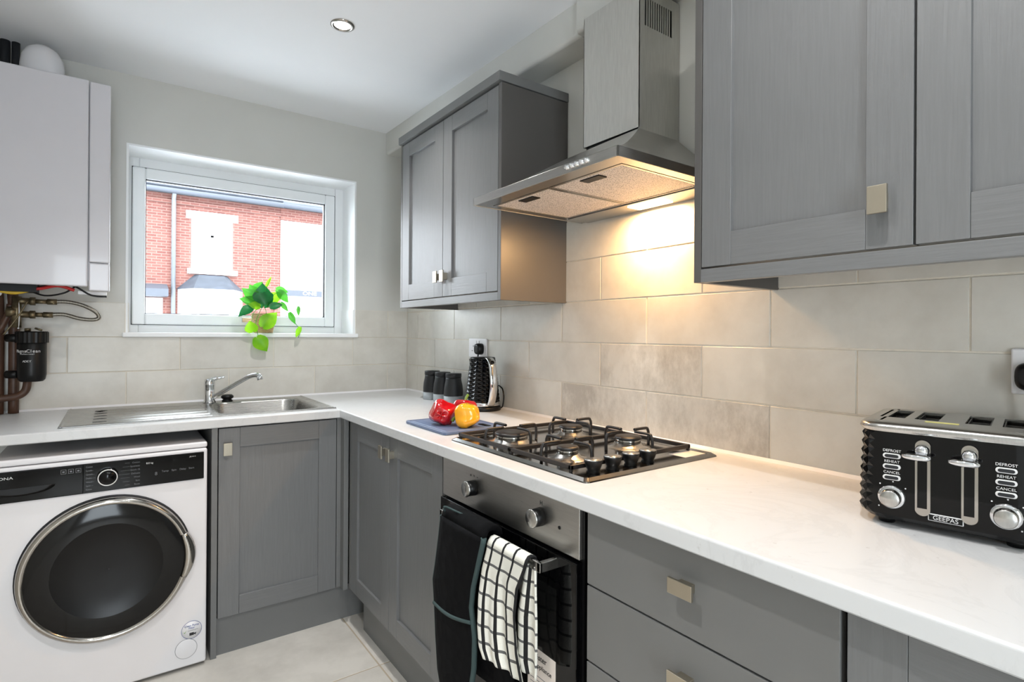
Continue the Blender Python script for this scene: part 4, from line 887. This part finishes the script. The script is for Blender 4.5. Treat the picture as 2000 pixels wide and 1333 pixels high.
for lx in (-0.030, 0.030):
    mb = MB(); mb.smooth = False
    mb.loft([[(x+lx, FY-0.002+h, 0.092+z) for x, _, z in [(0.0105*math.cos(a), 0, (0.052 if math.sin(a) > 0 else -0.052)+0.0105*math.sin(a)) for a in [2*PI*i/24 for i in range(24)]]] for h in (0.0, 0.006)])
    s_ = obj('lever_slot', mb, 'dull_chrome', c, xf=XT)
    obj('slot_gap', MB().box(lx-0.0072, lx+0.0060, FY+0.004, FY+0.0045, 0.042, 0.146), 'black_gloss', s_, xf=XT)
    mb = MB(); mb.smooth = True; mb.lathe([(0.0095, -0.004), (0.0095, 0.018), (0.008, 0.022), (0, 0.023)], (lx, FY, 0.139), 'y', n=18); s2_ = obj('lever', mb, 'chrome', c, xf=XT)
    mb = MB(); mb.smooth = True
    mb.loft([[(lx-0.006+0.020*math.cos(t_)*k_, FY+0.024+0.009*math.sin(t_)*k_, 0.129+h_) for t_ in [2*PI*i/20 for i in range(20)]] for k_, h_ in ((0.7, -0.005), (1, -0.002), (1, 0.002), (0.7, 0.005))]); obj('paddle', mb, 'chrome', s2_, xf=XT)
for kx in (-0.073, 0.073):
    mb = MB(); mb.lathe([(0.0200, 0), (0.0200, 0.004), (0.0180, 0.006), (0.0150, 0.007)], (kx, FY, 0.052), 'y', n=32); kn = obj('browning_knob', mb, 'chrome', c, xf=XT)
    mb = MB(); mb.lathe([(0.0150, 0.006), (0.0145, 0.019), (0.0135, 0.020)], (kx, FY, 0.052), 'y', n=32); obj('knob_side', mb, 'dull_chrome', kn, xf=XT)
    mb = MB(); mb.lathe([(0.0136, 0.0198), (0.0130, 0.0206), (0, 0.0206)], (kx, FY, 0.052), 'y', n=32); obj('knob_face', mb, 'steel', kn, xf=XT)
    mb = MB()
    for q in range(7): a = -0.7+q*0.77; mb.cyl((kx+0.026*math.sin(a), FY, 0.052+0.026*math.cos(a)), (kx+0.026*math.sin(a), FY+0.0006, 0.052+0.026*math.cos(a)), 0.0012, n=8)
    obj('dial_dots', mb, 'ink', c, xf=XT)
    for q, s in enumerate(('DEFROST', 'REHEAT', 'CANCEL')):
        z = 0.122-0.0185*q; mb = MB(); mb.smooth = True
        sh = lambda k_: [(kx+(0.0085*(1 if math.cos(t_) > 0 else -1)+0.0042*math.cos(t_))*k_, 0, z+0.0042*math.sin(t_)*k_) for t_ in [2*PI*(i+0.5)/20 for i in range(20)]]
        b_ = MB(); b_.loft([[(x, FY+h, zz_) for x, _, zz_ in sh(k_)] for k_, h in ((1, 0), (1, 0.003), (0.82, 0.0035))]); bt = obj('button', b_, 'ink', c, xf=XT)
        b_ = MB(); b_.loft([[(x, FY+h, z+(zz_-z)*0.8) for x, _, zz_ in sh(0.78)] for h in (0.0035, 0.0045)]); obj('button_face', b_, 'gasket', bt, xf=XT)
        R3 = (XT @ Matrix.Translation((kx, FY+0.0008, z+0.0085)))
        rotm = Matrix.Rotation(TA, 4, 'Z') @ Matrix.Rotation(-PI/2, 4, 'Z') @ Matrix.Rotation(PI/2, 4, 'X')
        text(s, 0.0062, R3.to_translation(), rotm, 'ink', c)
bd = MB(); bd.box(-0.023, 0.023, FY, FY+0.0025, 0.024, 0.036); bd = obj('badge', bd, 'ink', c, xf=XT, bevel=0.002)
obj('badge_face', MB().box(-0.0215, 0.0215, FY+0.0025, FY+0.003, 0.0255, 0.0345), 'black', bd, xf=XT)
text('GEEPAS', 0.0098, (XT @ Matrix.Translation((0, FY+0.0034, 0.030))).to_translation(), Matrix.Rotation(TA, 4, 'Z') @ Matrix.Rotation(-PI/2, 4, 'Z') @ Matrix.Rotation(PI/2, 4, 'X'), 'ink', bd)

# ------------------------------------------------------------------ boiler and its pipework
c = thing('boiler', 'white wall hung gas boiler left of the window', 'boiler', (-1.62, -0.15, 1.38))
BY = -0.325
obj('case', MB().box(-1.840, -1.402, BY+0.02, -0.008, 1.42, 2.172), 'appl_dull', c, bevel=0.004)
obj('front_cover', MB().box(-1.842, -1.4675, BY-0.004, BY+0.019, 1.396, 2.178), 'appl_dull', c, bevel=0.005, seg=3)
obj('side_strip', MB().box(-1.465, -1.400, BY, BY+0.019, 1.490, 2.176), 'appl_dull', c, bevel=0.005, seg=3)
obj('side_strip', MB().box(-1.465, -1.400, BY, BY+0.019, 1.381, 1.487), 'appl_dull', c, bevel=0.005, seg=3)
mb = MB(); mb.smooth = True
mb.lathe([(0.068, 0.0), (0.068, 0.07), (0.064, 0.105), (0.050, 0.135), (0.028, 0.152), (0.001, 0.158)], (-1.615, -0.17, 2.170), 'z', n=36); mb.tube([(-1.615, -0.17, 2.235), (-1.615, -0.0, 2.235)], 0.052, 20)
obj('flue_elbow', mb, 'appl', c)
obj('cable', MB().tube(bez([(-1.50, BY+0.1, 1.41), (-1.54, BY+0.09, 1.375), (-1.60, BY+0.10, 1.362), (-1.645, BY+0.11, 1.385), (-1.60, BY+0.10, 1.398), (-1.52, BY+0.1, 1.405), (-1.46, BY+0.1, 1.37), (-1.41, BY+0.1, 1.366)], 6), 0.0035, 6), 'black', c)
obj('red_wire', MB().tube(bez([(-1.68, BY+0.08, 1.40), (-1.62, BY+0.07, 1.385), (-1.56, BY+0.08, 1.40), (-1.51, BY+0.08, 1.385)], 5), 0.006, 6), 'red_w', c)
obj('yellow_wire', MB().tube(bez([(-1.73, BY+0.08, 1.375), (-1.68, BY+0.08, 1.368), (-1.62, BY+0.09, 1.388)], 5), 0.007, 6), 'yel_w', c)
mb = MB(); mb.box(-1.80, -1.62, BY+0.05, BY+0.16, 1.372, 1.42); obj('connection_block', mb, 'gasket', c)
obj('bracket', MB().box(-1.50, -1.41, BY+0.10, BY+0.14, 1.372, 1.384), 'white_pl', c)
def pipe(label, pts, r, m='copper', n=14, sub=True, name='pipe', group=None):
    return tag(obj(name, MB().tube(bez(pts, 6) if sub else pts, r, n), m), label, 'pipe', group)
pipe('vertical brown pipe at the far left, furthest from the filter', [(-1.790, -0.06, HW+0.001), (-1.790, -0.06, 1.30), (-1.793, -0.09, 1.41)], 0.017)
pipe('vertical brown pipe between the two others at the far left', [(-1.748, -0.055, HW+0.001), (-1.748, -0.055, 1.28), (-1.750, -0.09, 1.41)], 0.016)
pipe('vertical brown pipe just left of the black filter', [(-1.705, -0.050, HW+0.001), (-1.705, -0.05, 1.20), (-1.707, -0.055, 1.33), (-1.708, -0.09, 1.41)], 0.017)
pipe('brown elbow pipe bending behind the lower end of the filter', [(-1.80, -0.095, 0.963), (-1.72, -0.095, 0.968), (-1.685, -0.095, 0.975), (-1.665, -0.095, 0.995), (-1.660, -0.09, 1.03), (-1.660, -0.08, 1.07)], 0.0135)
pipe('angled brown pipe crossing the upper left pipework', [(-1.84, -0.12, 1.12), (-1.76, -0.11, 1.20), (-1.72, -0.10, 1.28), (-1.71, -0.10, 1.33)], 0.012)
v_ = thing('valve', 'tarnished brass valve pair holding the braided hose', 'valve', (-1.68, -0.12, 1.30))
for z, x1 in ((1.343, -1.60), (1.291, -1.612)):
    obj('valve_body', MB().cyl((-1.70, -0.12, z), (-1.652, -0.12, z), 0.013, n=12).cyl((-1.652, -0.12, z), (-1.635, -0.12, z), 0.016, n=6).cyl((-1.635, -0.12, z), (x1, -0.12, z), 0.009, n=12).cyl((x1, -0.12, z), (x1+0.03, -0.12, z), 0.0115, n=6), 'brass', v_)
obj('valve_stem', MB().cyl((-1.69, -0.12, 1.36), (-1.69, -0.12, 1.24), 0.015, n=12).cyl((-1.72, -0.12, 1.30), (-1.69, -0.12, 1.30), 0.02, n=6), 'brass', v_)
pipe('braided steel filling hose looping out under the boiler', [(-1.585, -0.12, 1.343), (-1.54, -0.12, 1.345), (-1.49, -0.12, 1.333), (-1.448, -0.12, 1.308), (-1.436, -0.12, 1.285), (-1.455, -0.12, 1.275), (-1.50, -0.12, 1.279), (-1.55, -0.12, 1.294), (-1.60, -0.12, 1.291)], 0.0075, 'braid', name='flexible_hose')
pipe('thin pale cable dropping to the top of the black filter', [(-1.685, -0.13, 1.36), (-1.682, -0.13, 1.29), (-1.684, -0.13, 1.235)], 0.0028, 'white_pl', name='cable')
pipe('thin grey cable slanting down behind the black filter', [(-1.655, -0.14, 1.345), (-1.685, -0.14, 1.28), (-1.725, -0.14, 1.212)], 0.0026, 'brass', name='cable')
pipe('white loop of pipe under the boiler at the left edge', [(-1.74, -0.2, 1.40), (-1.728, -0.2, 1.385), (-1.73, -0.2, 1.362), (-1.76, -0.2, 1.352), (-1.82, -0.2, 1.35)], 0.006, 'white_pl')
c = thing('magnetic_filter', 'black cylindrical heating filter with white lettering on the left wall pipes', 'filter', (-1.643, -0.135, 1.03))
fx, fy = -1.643, -0.135
mb = MB(); mb.lathe([(0, 0), (0.034, 0.002), (0.041, 0.010), (0.0445, 0.03), (0.0445, 0.150), (0.043, 0.152)], (fx, fy, 1.030), 'z', n=32); obj('canister', mb, 'black', c)
mb = MB(); n = 48; mb.smooth = False
mb.loft([[(fx+(0.049+(0.0015 if i % 2 else 0))*k*math.cos(2*PI*i/n), fy+(0.049+(0.0015 if i % 2 else 0))*k*math.sin(2*PI*i/n), z) for i in range(n)] for z, k in ((1.182, 1), (1.222, 1), (1.226, 0.93))]); obj('screw_collar', mb, 'black', c)
obj('bleed_valve', MB().cyl((fx-0.012, fy-0.01, 1.226), (fx-0.012, fy-0.01, 1.238), 0.010, n=12).cyl((fx+0.01, fy-0.01, 1.238), (fx+0.03, fy-0.02, 1.230), 0.004, n=8), 'brass', c)
for z in (1.20, 1.06): obj('side_port', MB().cyl((fx-0.04, fy+0.003, z), (fx-0.075, fy+0.02, z), 0.015, n=14), 'black', c)
def curved_text(body, size, z, m, spread):
    # letters wrap round the canister
    n_ = len(body)
    for i, ch in enumerate(body):
        a = -0.25 + (i-(n_-1)/2)*spread; R = 0.0452
        pos = Vector((fx+R*math.sin(a), fy-R*math.cos(a), z))
        text(ch, size, pos, Matrix.Rotation(a, 4, 'Z') @ Matrix.Rotation(PI/2, 4, 'X'), m, c)
curved_text('MagnaClean', 0.0165, 1.150, 'ink', 0.185); curved_text('Professional', 0.0075, 1.139, 'ink', 0.085); curved_text('ADEY', 0.011, 1.111, 'ink', 0.15)
# dark pipes above the boiler
for i, (x, r) in enumerate(((-1.765, 0.012), (-1.737, 0.016), (-1.705, 0.013))):
    pipe(('brown pipe rising behind the boiler top at the left edge', 'thick dark pipe in the middle behind the boiler top', 'dark lagged pipe next to the white flue on the boiler top')[i], [(x, -0.055, 2.17), (x, -0.055, CZ)], r, 'copper' if i == 0 else 'gasket', sub=False)

# ------------------------------------------------------------------ plant on the sill
PX, PY = -0.775, 0.028; PZ = 1.2245
c = thing('potted_plant', 'trailing green plant in a small wicker pot on the window sill', 'plant', (PX, PY, PZ))
mb = MB(); mb.smooth = True; n = 36; rings = []
for j in range(19):
    h = 0.098*j/18; r0 = 0.042+0.017*(j/18)
    rings.append([(PX+(r0+0.0015*math.sin(i*PI/1.5+j*PI))*math.cos(2*PI*i/n), PY+(r0+0.0015*math.sin(i*PI/1.5+j*PI))*math.sin(2*PI*i/n), PZ+h) for i in range(n)])
mb.loft(rings); obj('wicker_pot', mb, 'wicker', c)
mb = MB(); mb.lathe([(0.050, 0.096), (0.0, 0.0985)], (PX, PY, PZ), 'z'); obj('soil', mb, 'copper', c)
def leaf(base, tip, w, m, nrm=(0, -1, 0.2), curl=0.12):
    base = Vector(base); tip = Vector(tip); d = tip-base; L_ = d.length; d.normalize(); nv_ = Vector(nrm); nv_ = (nv_-d*nv_.dot(d)).normalized(); s_ = d.cross(nv_)
    prof = [(0.0, 0.12), (0.04, 0.55), (0.14, 0.88), (0.30, 1.0), (0.48, 0.92), (0.66, 0.68), (0.82, 0.38), (0.93, 0.14), (1.0, 0.01)]
    mb = MB(); mb.smooth = True; rows = []
    for t_, k in prof:
        ctr = base + d*(L_*t_) + nv_*(-curl*L_*(t_-0.35)**2*1.6)
        back = -0.10*L_ if t_ < 0.05 else 0
        rows.append([ctr + s_*(w/2*k*q) + nv_*(abs(q)*w*0.14*k) + d*(back*abs(q)) for q in (-1, -0.55, 0, 0.55, 1)])
    mb.loft(rows, closed=False, cap=False)
    return obj('leaf', mb, m, c)
def at(u, v, y):     # a point at depth y from its place on the photograph, used to lay out the foliage
    o_ = Vector((-1.3818, -2.9576, 1.2283)); d_ = _f + _r2*((u-1000)/1077.09) - _u2*((v-651.4)/1077.09); return o_ + d_*((y-o_.y)/d_.y)
LV = [((515, 598), (512, 553), 34, 'leaf_d', PY-0.01), ((513, 573), (518, 597), 33, 'leaf_d', PY-0.05), ((506, 590), (473, 563), 24, 'leaf_m', PY), ((503, 580), (487, 556), 20, 'leaf_m', PY+0.02),
      ((500, 592), (467, 583), 18, 'leaf_m', PY-0.02), ((507, 599), (484, 594), 14, 'leaf_l', PY-0.04), ((492, 600), (465, 618), 18, 'leaf_d', PY-0.04),
      ((522, 592), (553, 570), 22, 'leaf_l', PY-0.01), ((544, 570), (564, 592), 16, 'leaf_m', PY-0.02), ((528, 600), (552, 595), 14, 'leaf_d', PY-0.05), ((540, 566), (563, 571), 14, 'leaf_m', PY),
      ((514, 638), (541, 610), 27, 'leaf_l', PY-0.062), ((494, 648), (487, 627), 22, 'leaf_l', PY-0.075), ((502, 660), (522, 687), 26, 'leaf_l', -0.035), ((566, 612), (577, 634), 10, 'leaf_m', PY-0.06),
      ((586, 640), (578, 660), 9, 'leaf_l', PY-0.07), ((549, 592), (563, 609), 9, 'leaf_m', PY-0.05), ((583, 600), (583, 618), 7, 'leaf_m', PY-0.03), ((520, 560), (530, 540), 6, 'leaf_l', PY+0.03), ((500, 570), (512, 550), 18, 'leaf_m', PY+0.04)]
for (b, t_, wpx, m, y) in LV:
    pb, pt = at(*b, y), at(*t_, y-0.008); pxm = (pb-Vector(cam.location)).length/1077.09
    leaf(pb, pt, wpx*pxm*1.05, m, nrm=(-0.35+random.uniform(-0.2, 0.2), -1, 0.25+random.uniform(-0.1, 0.3)))
for pts in ([(522, 600), (545, 592), (562, 605), (577, 632), (586, 645), (583, 660)], [(512, 600), (500, 628), (503, 650), (505, 662)], [(516, 600), (520, 612), (516, 640)], [(510, 600), (495, 612), (490, 640)], [(513, 600), (516, 575), (528, 545)], [(510, 600), (498, 590), (480, 580)], [(515, 600), (512, 585), (513, 573)], [(520, 600), (530, 580), (545, 570)], [(508, 600), (480, 592), (452, 586)], [(560, 600), (580, 596), (584, 606)]):
    obj('stem', MB().tube(bez([at(u, v, PY-0.06 if v > 600 else PY-0.03) for u, v in pts], 5), 0.0014, 5), 'leaf_m', c)

# ------------------------------------------------------------------ ceiling downlight
for i, (x, y) in enumerate(DOWN):
    c = thing('downlight', ('small round chrome downlight in the ceiling left of the wall cabinet', 'round ceiling downlight over the middle of the room', 'round ceiling downlight in front of the large wall cabinet', 'round ceiling downlight behind the camera')[i], 'light', (x, y, CZ))
    mb = MB(); mb.lathe([(0.043, 0), (0.043, -0.003), (0.036, -0.006), (0.030, -0.004), (0.029, -0.001)], (x, y, CZ), 'z', n=36); obj('bezel', mb, 'dull_chrome', c)
    mb = MB(); mb.lathe([(0.029, -0.001), (0.027, -0.0015), (0.001, -0.0015)], (x, y, CZ), 'z', n=30); obj('lens', mb, 'lamp', c)
